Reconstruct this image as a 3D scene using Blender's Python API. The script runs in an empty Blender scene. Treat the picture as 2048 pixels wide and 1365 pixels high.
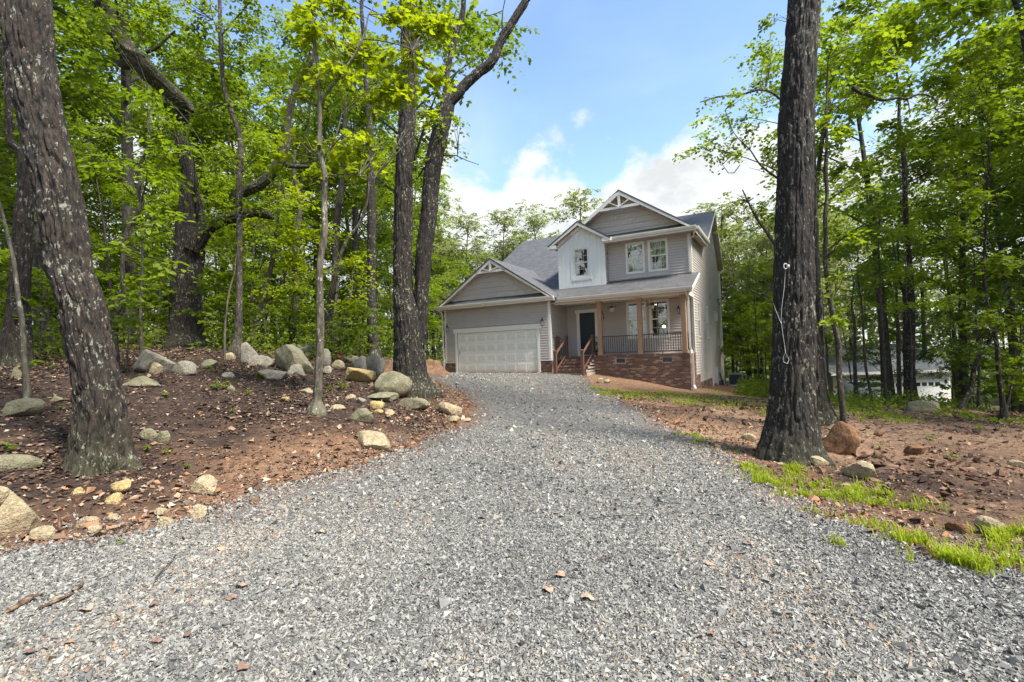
import bpy, math, random
import numpy as np
from mathutils import Matrix, Vector

# ---------------------------------------------------------------- camera, world, sun
scene = bpy.context.scene
COL = scene.collection
F = 976.84
PITCH, ROLL, YAW = math.radians(1.8026), math.radians(-1.8077), math.radians(-29.453)
CAM = np.array([0.0, 0.0, 1.5])
_f = np.array([0, math.cos(PITCH), math.sin(PITCH)])
_r0 = np.array([1.0, 0, 0]); _u0 = np.cross(_r0, _f)
_r = _r0 * math.cos(ROLL) + _u0 * math.sin(ROLL)
_u = -_r0 * math.sin(ROLL) + _u0 * math.cos(ROLL)
cam = bpy.data.objects.new('camera', bpy.data.cameras.new('camera'))
COL.objects.link(cam)
cam.data.sensor_width = 36.0
cam.data.lens = 36.0 * F / 2048.0
cam.data.clip_start = 0.05
cam.data.clip_end = 2000.0
m = Matrix(((_r[0], _u[0], -_f[0], CAM[0]), (_r[1], _u[1], -_f[1], CAM[1]), (_r[2], _u[2], -_f[2], CAM[2]), (0, 0, 0, 1)))
cam.matrix_world = m
scene.camera = cam

SUN_AZ = math.radians(128)      # clockwise from +Y (view direction) towards +X
SUN_EL = math.radians(56)
sun = bpy.data.objects.new('sun', bpy.data.lights.new('sun', 'SUN'))
COL.objects.link(sun)
sun.data.energy = 2.45
sun.data.angle = math.radians(14.0)
sun.data.color = (1.0, 0.94, 0.84)
sd = Vector((math.sin(SUN_AZ) * math.cos(SUN_EL), math.cos(SUN_AZ) * math.cos(SUN_EL), math.sin(SUN_EL)))
sun.rotation_euler = sd.to_track_quat('Z', 'Y').to_euler()
sun.location = sd * 60

world = bpy.data.worlds.new('World'); scene.world = world; world.use_nodes = True
wn = world.node_tree; wn.nodes.clear()
def wnode(t, **k):
    n = wn.nodes.new(t)
    for a, b in k.items(): setattr(n, a, b)
    return n
wl = wn.links.new
def wmath(op, a, b=None, clamp=False):
    n = wnode('ShaderNodeMath', operation=op, use_clamp=clamp)
    for i, v in enumerate((a, b)):
        if v is None: continue
        if isinstance(v, (int, float)): n.inputs[i].default_value = v
        else: wl(v, n.inputs[i])
    return n.outputs[0]
out = wnode('ShaderNodeOutputWorld'); bg = wnode('ShaderNodeBackground')
wl(bg.outputs[0], out.inputs[0])
sky = wnode('ShaderNodeTexSky', sky_type='NISHITA'); sky.sun_disc = False
sky.sun_elevation = SUN_EL; sky.sun_rotation = SUN_AZ
sky.air_density = 1.0; sky.dust_density = 0.2; sky.ozone_density = 1.6
tc = wnode('ShaderNodeTexCoord'); sep = wnode('ShaderNodeSeparateXYZ'); wl(tc.outputs['Generated'], sep.inputs[0])
def wnoise(scale, detail, rough, zs=1.0, off=(0, 0, 0), dist=0.0):
    mp = wnode('ShaderNodeMapping'); wl(tc.outputs['Generated'], mp.inputs[0])
    mp.inputs['Location'].default_value = off; mp.inputs['Scale'].default_value = (1, 1, zs)
    n = wnode('ShaderNodeTexNoise'); wl(mp.outputs[0], n.inputs['Vector'])
    n.inputs['Scale'].default_value = scale; n.inputs['Detail'].default_value = detail
    n.inputs['Roughness'].default_value = rough; n.inputs['Distortion'].default_value = dist
    return n.outputs[0]
nA = wnoise(5.0, 8, 0.56, 1.3, (6.3, 5.2, 0))
nB = wnoise(1.7, 2, 0.4, 1.0, (7.1, 3.4, 0.2))
# cumulus bank: below a lumpy top line
lump = wmath('ADD', wmath('MULTIPLY', wmath('SUBTRACT', nA, 0.5), 0.34), wmath('MULTIPLY', wmath('SUBTRACT', nB, 0.5), 0.22))
top = wmath('ADD', lump, 0.405)
cum = wmath('MULTIPLY', wmath('SUBTRACT', top, sep.outputs[2]), 22.0, clamp=True)
sm = wnode('ShaderNodeMapRange', interpolation_type='SMOOTHSTEP'); wl(cum, sm.inputs[0])
# thin high cloud
nC = wnoise(2.0, 5, 0.5, 1.8, (1.7, 2.2, 0.0), 0.3)
cir = wnode('ShaderNodeMapRange', interpolation_type='SMOOTHSTEP'); wl(nC, cir.inputs[0])
cir.inputs[1].default_value = 0.44; cir.inputs[2].default_value = 0.85; cir.inputs[4].default_value = 0.45
nD = wnoise(7.5, 6, 0.6, 1.6, (0.2, 5.0, 1.0))
cc = wnode('ShaderNodeMapRange'); wl(nD, cc.inputs[0])
cc.inputs[1].default_value = 0.36; cc.inputs[2].default_value = 0.62; cc.inputs[3].default_value = 2.5; cc.inputs[4].default_value = 3.7
ccol = wnode('ShaderNodeCombineColor')
wl(wmath('MULTIPLY', cc.outputs[0], 0.95), ccol.inputs[0]); wl(wmath('MULTIPLY', cc.outputs[0], 0.985), ccol.inputs[1]); wl(cc.outputs[0], ccol.inputs[2])
mix1 = wnode('ShaderNodeMix', data_type='RGBA'); wl(cir.outputs[0], mix1.inputs[0]); wl(sky.outputs[0], mix1.inputs[6]); mix1.inputs[7].default_value = (3.0, 3.5, 3.9, 1)
mix2 = wnode('ShaderNodeMix', data_type='RGBA'); wl(sm.outputs[0], mix2.inputs[0]); wl(mix1.outputs[2], mix2.inputs[6]); wl(ccol.outputs[0], mix2.inputs[7])
wl(mix2.outputs[2], bg.inputs[0])
bg.inputs[1].default_value = 0.083

scene.render.engine = 'CYCLES'
scene.cycles.max_bounces = 7; scene.cycles.diffuse_bounces = 4; scene.cycles.glossy_bounces = 3
scene.cycles.transmission_bounces = 4; scene.cycles.transparent_max_bounces = 8
scene.cycles.use_denoising = True
scene.cycles.use_adaptive_sampling = False; scene.cycles.use_light_tree = False; scene.cycles.sample_clamp_indirect = 4.0
scene.view_settings.view_transform = 'Standard'; scene.view_settings.look = 'None'
scene.view_settings.exposure = 2.08; scene.view_settings.gamma = 1.0
scene.view_settings.use_curve_mapping = False

# ---------------------------------------------------------------- helpers
rng = np.random.default_rng(7)
random.seed(7)

def ray(px, py):
    return _f + _r * (px - 1024) / F - _u * (py - 682.5) / F
def at(px, py, d):
    """world point on the sight line of a measured point, d metres down the view axis"""
    r = ray(px, py); return CAM + r * (d / r[1])
def wid(px, w, d):
    """metres across for something w pixels wide"""
    th = math.atan((px - 1024) / F); return w * d / F * math.cos(th)

def _h(ix, iy, iz, seed):
    n = (ix * 73856093) ^ (iy * 19349663) ^ (iz * 83492791) ^ (seed * 2654435761)
    n = (n ^ (n >> 13)) & 0xffffffff
    n = (n * 1274126177) & 0xffffffff
    n = (n ^ (n >> 16)) & 0xffffffff
    return n / 4294967295.0
def vnoise(p, seed=0):
    p = np.asarray(p, float); i = np.floor(p).astype(np.int64); f = p - i; f = f * f * (3 - 2 * f)
    x, y, z = i[..., 0], i[..., 1], i[..., 2]; fx, fy, fz = f[..., 0], f[..., 1], f[..., 2]
    r = 0
    for dx in (0, 1):
        for dy in (0, 1):
            for dz in (0, 1):
                w = (fx if dx else 1 - fx) * (fy if dy else 1 - fy) * (fz if dz else 1 - fz)
                r = r + w * _h(x + dx, y + dy, z + dz, seed)
    return r
def fbm(p, seed=0, o=4):
    r = 0; a = .5; p = np.asarray(p, float); t = 0
    for k in range(o):
        r = r + a * vnoise(p, seed + k); t += a; p = p * 2.03; a *= .5
    return r / t

def mesh_np(name, V, faces, mats=None, smooth=False, attrs=None, fmat=None):
    """faces: list of (n,k) index arrays"""
    me = bpy.data.meshes.new(name)
    V = np.ascontiguousarray(V, dtype=np.float32)
    faces = [np.asarray(f, dtype=np.int32) for f in faces if len(f)]
    nl = sum(f.size for f in faces); nf = sum(len(f) for f in faces)
    me.vertices.add(len(V)); me.vertices.foreach_set('co', V.ravel())
    me.loops.add(nl); me.loops.foreach_set('vertex_index', np.concatenate([f.ravel() for f in faces]))
    me.polygons.add(nf)
    tot = np.concatenate([np.full(len(f), f.shape[1], np.int32) for f in faces])
    st = np.concatenate([[0], np.cumsum(tot)[:-1]]).astype(np.int32)
    me.polygons.foreach_set('loop_start', st)
    me.polygons.foreach_set('loop_total', tot)
    me.polygons.foreach_set('use_smooth', np.full(nf, bool(smooth)))
    if mats:
        for mm in (mats if isinstance(mats, (list, tuple)) else [mats]): me.materials.append(mm)
    if fmat is not None: me.polygons.foreach_set('material_index', np.asarray(fmat, np.int32))
    if attrs:
        for k, a in attrs.items():
            a = np.asarray(a, np.float32)
            at_ = me.attributes.new(k, 'FLOAT', 'POINT'); at_.data.foreach_set('value', a.ravel())
    me.update(calc_edges=True); me.validate(clean_customdata=False)
    return me

def link(name, me, parent=None, loc=None, rotz=None):
    o = bpy.data.objects.new(name, me); COL.objects.link(o)
    if parent is not None: o.parent = parent
    if loc is not None: o.location = loc
    if rotz is not None: o.rotation_euler = (0, 0, rotz)
    return o
def tag(o, label=None, cat=None, group=None, kind=None):
    if label: o['label'] = label
    if cat: o['category'] = cat
    if group: o['group'] = group
    if kind: o['kind'] = kind
    return o
def thing(name, label, cat, loc=(0, 0, 0), rotz=0, group=None):
    o = bpy.data.objects.new(name, None); COL.objects.link(o)
    o.empty_display_size = .2
    o.location = loc; o.rotation_euler = (0, 0, rotz)
    return tag(o, label, cat, group)

class MB:
    def __init__(s): s.v = []; s.f = {}; s.n = 0
    def add(s, V, Fs):
        V = np.asarray(V, float).reshape(-1, 3)
        for f in Fs:
            f = tuple(int(i) + s.n for i in f); s.f.setdefault(len(f), []).append(f)
        s.v.append(V); s.n += len(V); return s
    def addnp(s, V, Farr):
        Farr = np.asarray(Farr) + s.n
        s.f.setdefault(Farr.shape[1], []).extend(map(tuple, Farr)); s.v.append(V); s.n += len(V); return s
    def box(s, x0, x1, y0, y1, z0, z1):
        V = [(x, y, z) for z in (z0, z1) for y in (y0, y1) for x in (x0, x1)]
        return s.add(V, [(0, 2, 3, 1), (4, 5, 7, 6), (0, 1, 5, 4), (2, 6, 7, 3), (0, 4, 6, 2), (1, 3, 7, 5)])
    def prism(s, poly, d):
        """3-D planar polygon extruded by vector d"""
        P = np.asarray(poly, float); n = len(P); d = np.asarray(d, float)
        nrm = np.cross(P[1] - P[0], P[2] - P[0])
        Fs = [tuple(range(n))[::-1], tuple(range(n, 2 * n))] + [(i, (i + 1) % n, (i + 1) % n + n, i + n) for i in range(n)]
        if np.dot(nrm, d) < 0: Fs = [f[::-1] for f in Fs]
        return s.add(np.vstack([P, P + d]), Fs)
    def bar(s, a, b, w, h, up=(0, 0, 1)):
        a = np.asarray(a, float); b = np.asarray(b, float); t = b - a; t /= np.linalg.norm(t)
        up = np.asarray(up, float); sd_ = np.cross(t, up); sd_ /= np.linalg.norm(sd_); q = np.cross(sd_, t)
        V = [p + sd_ * i * w / 2 + q * j * h / 2 for p in (a, b) for i, j in ((-1, -1), (1, -1), (1, 1), (-1, 1))]
        return s.add(V, [(0, 1, 2, 3), (7, 6, 5, 4), (0, 4, 5, 1), (1, 5, 6, 2), (2, 6, 7, 3), (3, 7, 4, 0)])
    def tube(s, pts, rad, n=6, cap=True):
        V, Q = tube_np(pts, rad, n); k = s.n
        s.addnp(V, Q)
        if cap:
            m_ = len(pts); s.f.setdefault(n, []).append(tuple(k + i for i in range(n))[::-1]); s.f.setdefault(n, []).append(tuple(k + (m_ - 1) * n + i for i in range(n)))
        return s
    def lathe(s, prof, c=(0, 0, 0), n=16):
        """prof: list of (r,z)"""
        c = np.asarray(c, float)
        a = np.linspace(0, 2 * np.pi, n, endpoint=False)
        V = np.concatenate([np.stack([r * np.cos(a), r * np.sin(a), np.full(n, z)], 1) for r, z in prof]) + c
        Q = []
        for i in range(len(prof) - 1):
            for j in range(n): Q.append((i * n + j, i * n + (j + 1) % n, (i + 1) * n + (j + 1) % n, (i + 1) * n + j))
        return s.add(V, Q)
    def mesh(s, name, mat, smooth=False):
        return mesh_np(name, np.concatenate(s.v), [np.array(v) for v in s.f.values()], mat, smooth)
    def build(s, name, mat, parent=None, smooth=False, kind=None, label=None):
        o = link(name, s.mesh(name, mat, smooth), parent)
        if kind: o['kind'] = kind
        if label: o['label'] = label
        return o

def tube_np(pts, rad, n):
    P = np.asarray(pts, float); R = np.broadcast_to(np.asarray(rad, float), (len(P),))
    T = np.gradient(P, axis=0); T /= np.linalg.norm(T, axis=1)[:, None] + 1e-9
    up = np.array([0.0, 1.0, 0.1]) if abs(T[:, 1]).mean() < .8 else np.array([0.1, 0, 1.0])
    A = np.cross(T, up); A /= np.linalg.norm(A, axis=1)[:, None] + 1e-9; B = np.cross(T, A)
    a = np.linspace(0, 2 * np.pi, n, endpoint=False)
    V = P[:, None] + R[:, None, None] * (A[:, None] * np.cos(a)[None, :, None] + B[:, None] * np.sin(a)[None, :, None])
    i = np.arange(len(P) - 1)[:, None] * n; j = np.arange(n)[None]
    Q = np.stack([i + j, i + n + j, i + n + (j + 1) % n, i + (j + 1) % n], -1).reshape(-1, 4)
    return V.reshape(-1, 3), Q

# ---------------------------------------------------------------- materials
def _new(name):
    mt = bpy.data.materials.new(name); mt.use_nodes = True
    nt = mt.node_tree; b = nt.nodes['Principled BSDF']
    return mt, nt, b
def nd(nt, t, ins=None, **k):
    n = nt.nodes.new(t)
    for a, b in k.items(): setattr(n, a, b)
    for a, v in (ins or {}).items():
        if isinstance(v, bpy.types.NodeSocket): nt.links.new(v, n.inputs[a])
        else: n.inputs[a].default_value = v
    return n
def ramp(nt, fac, stops, interp='LINEAR'):
    n = nd(nt, 'ShaderNodeValToRGB', {0: fac}); e = n.color_ramp.elements; n.color_ramp.interpolation = interp
    while len(e) < len(stops): e.new(0.5)
    for i, (p, c) in enumerate(stops): e[i].position = p; e[i].color = (*c, 1) if len(c) == 3 else c
    return n.outputs[0]
def mixc(nt, fac, a, b, mode='MIX'):
    n = nd(nt, 'ShaderNodeMix', data_type='RGBA', blend_type=mode)
    for i, v in ((0, fac), (6, a), (7, b)):
        if isinstance(v, bpy.types.NodeSocket): nt.links.new(v, n.inputs[i])
        else: n.inputs[i].default_value = (*v, 1) if isinstance(v, tuple) and len(v) == 3 else v
    return n.outputs[2]
def mth(nt, op, a, b=0.0, clamp=False):
    return nd(nt, 'ShaderNodeMath', {0: a, 1: b}, operation=op, use_clamp=clamp).outputs[0]
def coords(nt, kind='Object', scale=(1, 1, 1), rot=(0, 0, 0)):
    t = nd(nt, 'ShaderNodeTexCoord'); mp = nd(nt, 'ShaderNodeMapping', {0: t.outputs[kind], 'Scale': scale, 'Rotation': rot}); return mp.outputs[0]
def noise(nt, vec, scale, detail=5, rough=.55, dist=0):
    return nd(nt, 'ShaderNodeTexNoise', {'Vector': vec, 'Scale': scale, 'Detail': detail, 'Roughness': rough, 'Distortion': dist}).outputs[0]
def bump(nt, b, h, strength=.4, dist=.02):
    n = nd(nt, 'ShaderNodeBump', {'Height': h, 'Strength': strength, 'Distance': dist}); nt.links.new(n.outputs[0], b.inputs['Normal'])
def plain(name, c, rough=.6, var=.12, sc=6, metal=0, spec=None, bmp=0, bsc=60, scale=(1, 1, 1)):
    mt, nt, b = _new(name); v = coords(nt, scale=scale)
    f = noise(nt, v, sc)
    lo = tuple(x * (1 - var) for x in c); hi = tuple(min(1, x * (1 + var)) for x in c)
    oi = nd(nt, 'ShaderNodeObjectInfo').outputs['Random']
    col = ramp(nt, f, [(.3, lo), (.7, hi)])
    col = mixc(nt, mth(nt, 'MULTIPLY', oi, var * 1.2), col, tuple(x * .7 for x in c))
    nt.links.new(col, b.inputs['Base Color'])
    b.inputs['Roughness'].default_value = rough; b.inputs['Metallic'].default_value = metal
    if spec is not None: b.inputs['Specular IOR Level'].default_value = spec
    if bmp: bump(nt, b, noise(nt, v, bsc, 4), bmp, .01)
    return mt

M = {}
M['siding'] = plain('siding', (.50, .452, .42), .55, .06, 1.5)
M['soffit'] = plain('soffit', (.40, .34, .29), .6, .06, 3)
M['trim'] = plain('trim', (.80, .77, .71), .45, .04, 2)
M['gutter'] = plain('gutter', (.72, .68, .61), .4, .06, 2)
M['white'] = plain('white_panel', (.80, .80, .78), .5, .03, 2)
M['navy'] = plain('navy_paint', (.012, .022, .042), .35, .15, 4)
M['cedar'] = plain('cedar', (.40, .255, .155), .7, .25, 8, bmp=.2, scale=(6, 6, .6))
M['brownwood'] = plain('brown_wood', (.13, .065, .042), .6, .25, 8, scale=(4, 4, 1))
M['blackmetal'] = plain('black_metal', (.02, .02, .022), .4, .1)
M['greymetal'] = plain('grey_metal', (.32, .33, .34), .45, .1)
M['darkmetal'] = plain('dark_metal', (.035, .037, .04), .5, .2)
M['mortar'] = plain('mortar', (.36, .30, .25), .95, .2, 20)
M['glasslamp'] = plain('lamp_glass', (.5, .5, .48), .1, .05)
M['conc'] = plain('concrete', (.42, .39, .35), .9, .15, 5, bmp=.2)
M['dark'] = plain('dark_inside', (.05, .04, .035), .9, .2)
M['room'] = plain('room_wall', (.16, .13, .10), .9, .1)
M['tank'] = plain('tank_paint', (.74, .74, .73), .4, .05)
M['rope'] = plain('white_cord', (.45, .45, .44), .7, .05)
M['flower'] = plain('pink_flower', (.55, .10, .16), .6, .3, 20)
M['pot'] = plain('pot', (.55, .62, .60), .5, .1)
M['carpaint'] = plain('car_paint', (.6, .62, .64), .25, .03)
M['carglass'] = plain('car_glass', (.03, .035, .04), .08, .05)
M['tyre'] = plain('tyre_rubber', (.02, .02, .02), .8, .1)
M['hvac'] = plain('vent_grey', (.06, .065, .07), .5, .1)

def m_bricks():
    out = []
    for i, c in enumerate([(.15, .078, .056), (.21, .125, .09), (.095, .056, .046), (.30, .20, .145), (.135, .085, .068)]):
        out.append(plain('brick_clay_%d' % i, c, .9, .25, 30, bmp=.3))
    return out
MBR = m_bricks()

def m_garage():
    mt, nt, b = _new('garage_door_steel'); v = coords(nt)
    s = nd(nt, 'ShaderNodeSeparateXYZ', {0: v})
    z = s.outputs[2]
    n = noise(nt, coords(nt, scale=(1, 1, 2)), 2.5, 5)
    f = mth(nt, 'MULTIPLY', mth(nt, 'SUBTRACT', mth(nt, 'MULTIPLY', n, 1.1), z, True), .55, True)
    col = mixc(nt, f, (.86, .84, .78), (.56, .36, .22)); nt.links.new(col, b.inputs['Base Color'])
    b.inputs['Roughness'].default_value = .5
    bump(nt, b, noise(nt, coords(nt, scale=(4, 4, 60)), 8, 3), .15, .005)
    return mt
M['garage'] = m_garage()

def m_shingle():
    mt, nt, b = _new('asphalt_shingle')
    g = nd(nt, 'ShaderNodeTexCoord'); v = g.outputs['UV']
    br = nd(nt, 'ShaderNodeTexBrick', {'Vector': v, 'Color1': (.038, .038, .040, 1), 'Color2': (.13, .128, .130, 1), 'Mortar': (.025, .025, .03, 1), 'Scale': 1.0,
            'Mortar Size': .012, 'Mortar Smooth': .3, 'Bias': 0.0, 'Brick Width': .21, 'Row Height': .143}, offset=.37, offset_frequency=2, squash=1.6, squash_frequency=3)
    n1 = noise(nt, v, 3.0, 4); n2 = noise(nt, v, 60, 3, .7)
    c = mixc(nt, .35, br.outputs[0], ramp(nt, n2, [(.3, (.038, .038, .040)), (.7, (.15, .148, .148))]), 'MIX')
    c = mixc(nt, .25, c, ramp(nt, n1, [(.35, (.06, .06, .068)), (.65, (.11, .11, .115))]))
    nt.links.new(c, b.inputs['Base Color']); b.inputs['Roughness'].default_value = .62
    bump(nt, b, mth(nt, 'ADD', br.outputs['Fac'], mth(nt, 'MULTIPLY', n2, -.5)), -.5, .012)
    return mt
M['shingle'] = m_shingle()

def m_glass():
    mt = bpy.data.materials.new('window_glass'); mt.use_nodes = True; nt = mt.node_tree; nt.nodes.remove(nt.nodes['Principled BSDF'])
    o = nt.nodes['Material Output']
    fr = nd(nt, 'ShaderNodeFresnel', {'IOR': 1.5})
    fac = mth(nt, 'ADD', mth(nt, 'MULTIPLY', fr.outputs[0], 1.6), .10, True)
    g = nd(nt, 'ShaderNodeBsdfGlossy', {'Color': (.95, .98, 1, 1), 'Roughness': .015})
    v = coords(nt); bp = nd(nt, 'ShaderNodeBump', {'Height': noise(nt, v, 2.2, 2), 'Strength': .06, 'Distance': .05}); nt.links.new(bp.outputs[0], g.inputs['Normal'])
    t = nd(nt, 'ShaderNodeBsdfTransparent', {'Color': (.72, .76, .74, 1)})
    mx = nd(nt, 'ShaderNodeMixShader', {0: fac, 1: t.outputs[0], 2: g.outputs[0]}); nt.links.new(mx.outputs[0], o.inputs[0])
    return mt
M['glass'] = m_glass()

def m_emit(name, c, s):
    mt, nt, b = _new(name); b.inputs['Base Color'].default_value = (*c, 1); b.inputs['Emission Color'].default_value = (*c, 1); b.inputs['Emission Strength'].default_value = s; mt.cycles.emission_sampling = 'NONE'
    return mt
M['bulb'] = m_emit('warm_bulb', (1, .72, .35), 9)

def m_bark(name, dark, light, lich=.5, lichc=(.42, .44, .36), moss=0.0, sc=1.0, furrow=1.0):
    mt, nt, b = _new(name)
    v = coords(nt, scale=(1, 1, .22)); vv = coords(nt)
    at_ = nd(nt, 'ShaderNodeAttribute', attribute_name='ridge').outputs['Fac']
    n1 = noise(nt, v, 26 * sc, 5, .65, .4); n2 = noise(nt, vv, 9 * sc, 4, .6)
    col = ramp(nt, mth(nt, 'ADD', mth(nt, 'MULTIPLY', n1, .75), mth(nt, 'MULTIPLY', n2, .25)), [(.42, dark), (.60, light)])
    # lichen flecks: patches broken by a fine noise
    l1 = noise(nt, coords(nt, scale=(1, 1, .5)), 24 * sc, 5, .7, .3); l2 = noise(nt, vv, 2.6, 3)
    lf = nd(nt, 'ShaderNodeMapRange', {0: mth(nt, 'ADD', l1, mth(nt, 'MULTIPLY', l2, .35)), 1: .82 - .06 * lich, 2: .85 - .06 * lich}).outputs[0]
    col = mixc(nt, mth(nt, 'MULTIPLY', lf, min(1, .75 * lich + .25)), col, lichc)
    if moss > 0:
        s = nd(nt, 'ShaderNodeSeparateXYZ', {0: vv}).outputs[2]
        mf = mth(nt, 'MULTIPLY', nd(nt, 'ShaderNodeMapRange', {0: mth(nt, 'ADD', s, mth(nt, 'MULTIPLY', n2, -.9)), 1: .25, 2: -.9}).outputs[0], moss, True)
        col = mixc(nt, mf, col, (.075, .085, .025))
    nt.links.new(col, b.inputs['Base Color']); b.inputs['Roughness'].default_value = .85
    bump(nt, b, n1, 1.0 * furrow, .045)
    return mt
M['bark_oak'] = m_bark('bark_oak', (.0045, .0032, .0024), (.050, .034, .0225), .8, (.26, .27, .21), .35)
M['bark_dark'] = m_bark('bark_dark', (.004, .0033, .0026), (.037, .028, .021), .9, (.25, .24, .17), .25)
M['bark_grey'] = m_bark('bark_grey', (.020, .016, .012), (.095, .078, .058), .6, (.36, .37, .31), .25)
M['bark_smooth'] = m_bark('bark_smooth', (.04, .034, .023), (.15, .13, .092), .7, (.36, .38, .30), .25, .7, .3)
M['bark_far'] = m_bark('bark_far', (.025, .02, .018), (.09, .075, .062), .3, (.3, .3, .25), .0)
M['deadwood'] = m_bark('dead_wood', (.06, .035, .025), (.28, .17, .10), .3, (.4, .38, .3), .0)

def m_leaf(name, c1, c2, c3, tr=.5, gloss=.45):
    """c1 dark .. c3 light: per-leaf variation; thin leaves pass light"""
    mt = bpy.data.materials.new(name); mt.use_nodes = True; nt = mt.node_tree; b = nt.nodes['Principled BSDF']; o = nt.nodes['Material Output']
    a = nd(nt, 'ShaderNodeAttribute', attribute_name='tone').outputs['Fac']
    oi = nd(nt, 'ShaderNodeObjectInfo').outputs['Random']
    f = mth(nt, 'ADD', mth(nt, 'MULTIPLY', a, .8), mth(nt, 'MULTIPLY', oi, .2))
    col = ramp(nt, f, [(.05, c1), (.5, c2), (.95, c3)])
    nt.links.new(col, b.inputs['Base Color']); b.inputs['Roughness'].default_value = gloss
    b.inputs['Specular IOR Level'].default_value = .35
    tcol = mixc(nt, 1.0, col, (1.5, 1.6, .5), 'MULTIPLY')
    t = nd(nt, 'ShaderNodeBsdfTranslucent', {'Color': tcol})
    mx = nd(nt, 'ShaderNodeMixShader', {0: tr, 1: b.outputs[0], 2: t.outputs[0]}); nt.links.new(mx.outputs[0], o.inputs[0])
    return mt
M['leaf_mid'] = m_leaf('leaf_mid', (.080, .115, .014), (.150, .200, .022), (.225, .275, .035), .56)
M['leaf_deep'] = m_leaf('leaf_deep', (.060, .098, .015), (.115, .165, .023), (.175, .225, .035))
M['leaf_lime'] = m_leaf('leaf_lime', (.16, .20, .010), (.25, .29, .016), (.34, .36, .022), .55)
M['leaf_far_haze'] = m_leaf('leaf_far_haze', (.15, .175, .095), (.23, .25, .14), (.32, .33, .20), .4)  # distance haze painted into the leaf colour: paler, greyer greens
M['leaf_young'] = m_leaf('leaf_young', (.105, .155, .012), (.165, .225, .018), (.24, .29, .026), .5)
M['grass'] = m_leaf('grass_blade', (.16, .22, .015), (.26, .32, .022), (.38, .40, .05), .45, .5)
M['litter'] = None

def m_attr_ramp(name, stops, rough=.8, bsc=40, bs=.2, spec=.3):
    mt, nt, b = _new(name); a = nd(nt, 'ShaderNodeAttribute', attribute_name='tone').outputs['Fac']
    n = noise(nt, coords(nt), bsc, 4)
    col = ramp(nt, a, stops, 'LINEAR')
    col = mixc(nt, .5, col, ramp(nt, n, [(.25, (.45, .45, .45)), (.75, (1.3, 1.3, 1.3))]), 'MULTIPLY')
    nt.links.new(col, b.inputs['Base Color']); b.inputs['Roughness'].default_value = rough; b.inputs['Specular IOR Level'].default_value = spec
    if bs: bump(nt, b, n, bs, .01)
    return mt
M['gravel'] = m_attr_ramp('crushed_stone', [(0, (.085, .084, .080)), (.28, (.17, .167, .154)), (.55, (.232, .226, .205)), (.86, (.32, .31, .275)), (.94, (.38, .32, .24)), (1, (.31, .20, .12))], .6, 90, .15, .5)
M['litter'] = m_attr_ramp('leaf_litter', [(0, (.035, .022, .016)), (.4, (.10, .062, .042)), (.7, (.22, .145, .095)), (.9, (.36, .265, .18)), (1, (.50, .41, .31))], .8, 60, .2)
M['chips'] = m_attr_ramp('clay_crumbs', [(0, (.10, .05, .03)), (.45, (.26, .13, .068)), (.8, (.38, .22, .125)), (1, (.50, .40, .29))], .9, 60, .3)
M['clod'] = m_attr_ramp('soil_clod', [(0, (.04, .02, .014)), (.5, (.11, .055, .035)), (.85, (.20, .11, .07)), (1, (.32, .2, .13))], .95, 40, .5)
M['deadleaf'] = plain('dead_leaf', (.20, .115, .08), .7, .3, 14)
M['deadleaf2'] = plain('dead_leaf_pale', (.34, .23, .16), .7, .25, 14)

def m_rock(name, base, alt, dirt, lich=.4):
    mt, nt, b = _new(name); v = coords(nt)
    n1 = noise(nt, v, 3.2, 7, .6, .5); n2 = noise(nt, v, 14, 6, .7); n3 = noise(nt, v, 60, 3)
    col = ramp(nt, n1, [(.32, base), (.62, alt)])
    col = mixc(nt, mth(nt, 'MULTIPLY', nd(nt, 'ShaderNodeMapRange', {0: n2, 1: .48, 2: .62}).outputs[0], lich), col, (.15, .15, .09))
    col = mixc(nt, .45, col, ramp(nt, n2, [(.36, (.28, .27, .26)), (.62, (1.2, 1.2, 1.2))]), 'MULTIPLY')
    col = mixc(nt, .5, col, ramp(nt, noise(nt, v, 38, 4, .7), [(.38, (.4, .38, .36)), (.6, (1.2, 1.2, 1.2))]), 'MULTIPLY')
    g = nd(nt, 'ShaderNodeTexCoord').outputs['Generated']; gz = nd(nt, 'ShaderNodeSeparateXYZ', {0: g}).outputs[2]
    df = nd(nt, 'ShaderNodeMapRange', {0: mth(nt, 'ADD', gz, mth(nt, 'MULTIPLY', n1, -.35)), 1: .28, 2: -.02}).outputs[0]
    col = mixc(nt, mth(nt, 'MULTIPLY', df, .7), col, dirt)
    nt.links.new(col, b.inputs['Base Color']); b.inputs['Roughness'].default_value = .85
    bump(nt, b, mth(nt, 'ADD', n2, mth(nt, 'MULTIPLY', n3, .4)), .9, .05)
    return mt
M['rock_grey'] = m_rock('rock_grey', (.24, .215, .17), (.43, .39, .31), (.14, .075, .045), .5)
M['rock_tan'] = m_rock('rock_tan', (.33, .25, .14), (.50, .42, .27), (.22, .10, .05), .15)
M['rock_yellow'] = m_rock('rock_yellow', (.42, .29, .10), (.58, .45, .22), (.22, .10, .05), .1)
M['rock_rust'] = m_rock('rock_rust', (.17, .075, .03), (.28, .145, .06), (.14, .06, .03), .15)
M['rock_moss'] = m_rock('rock_moss', (.15, .14, .075), (.33, .30, .19), (.10, .06, .04), .8)

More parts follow.
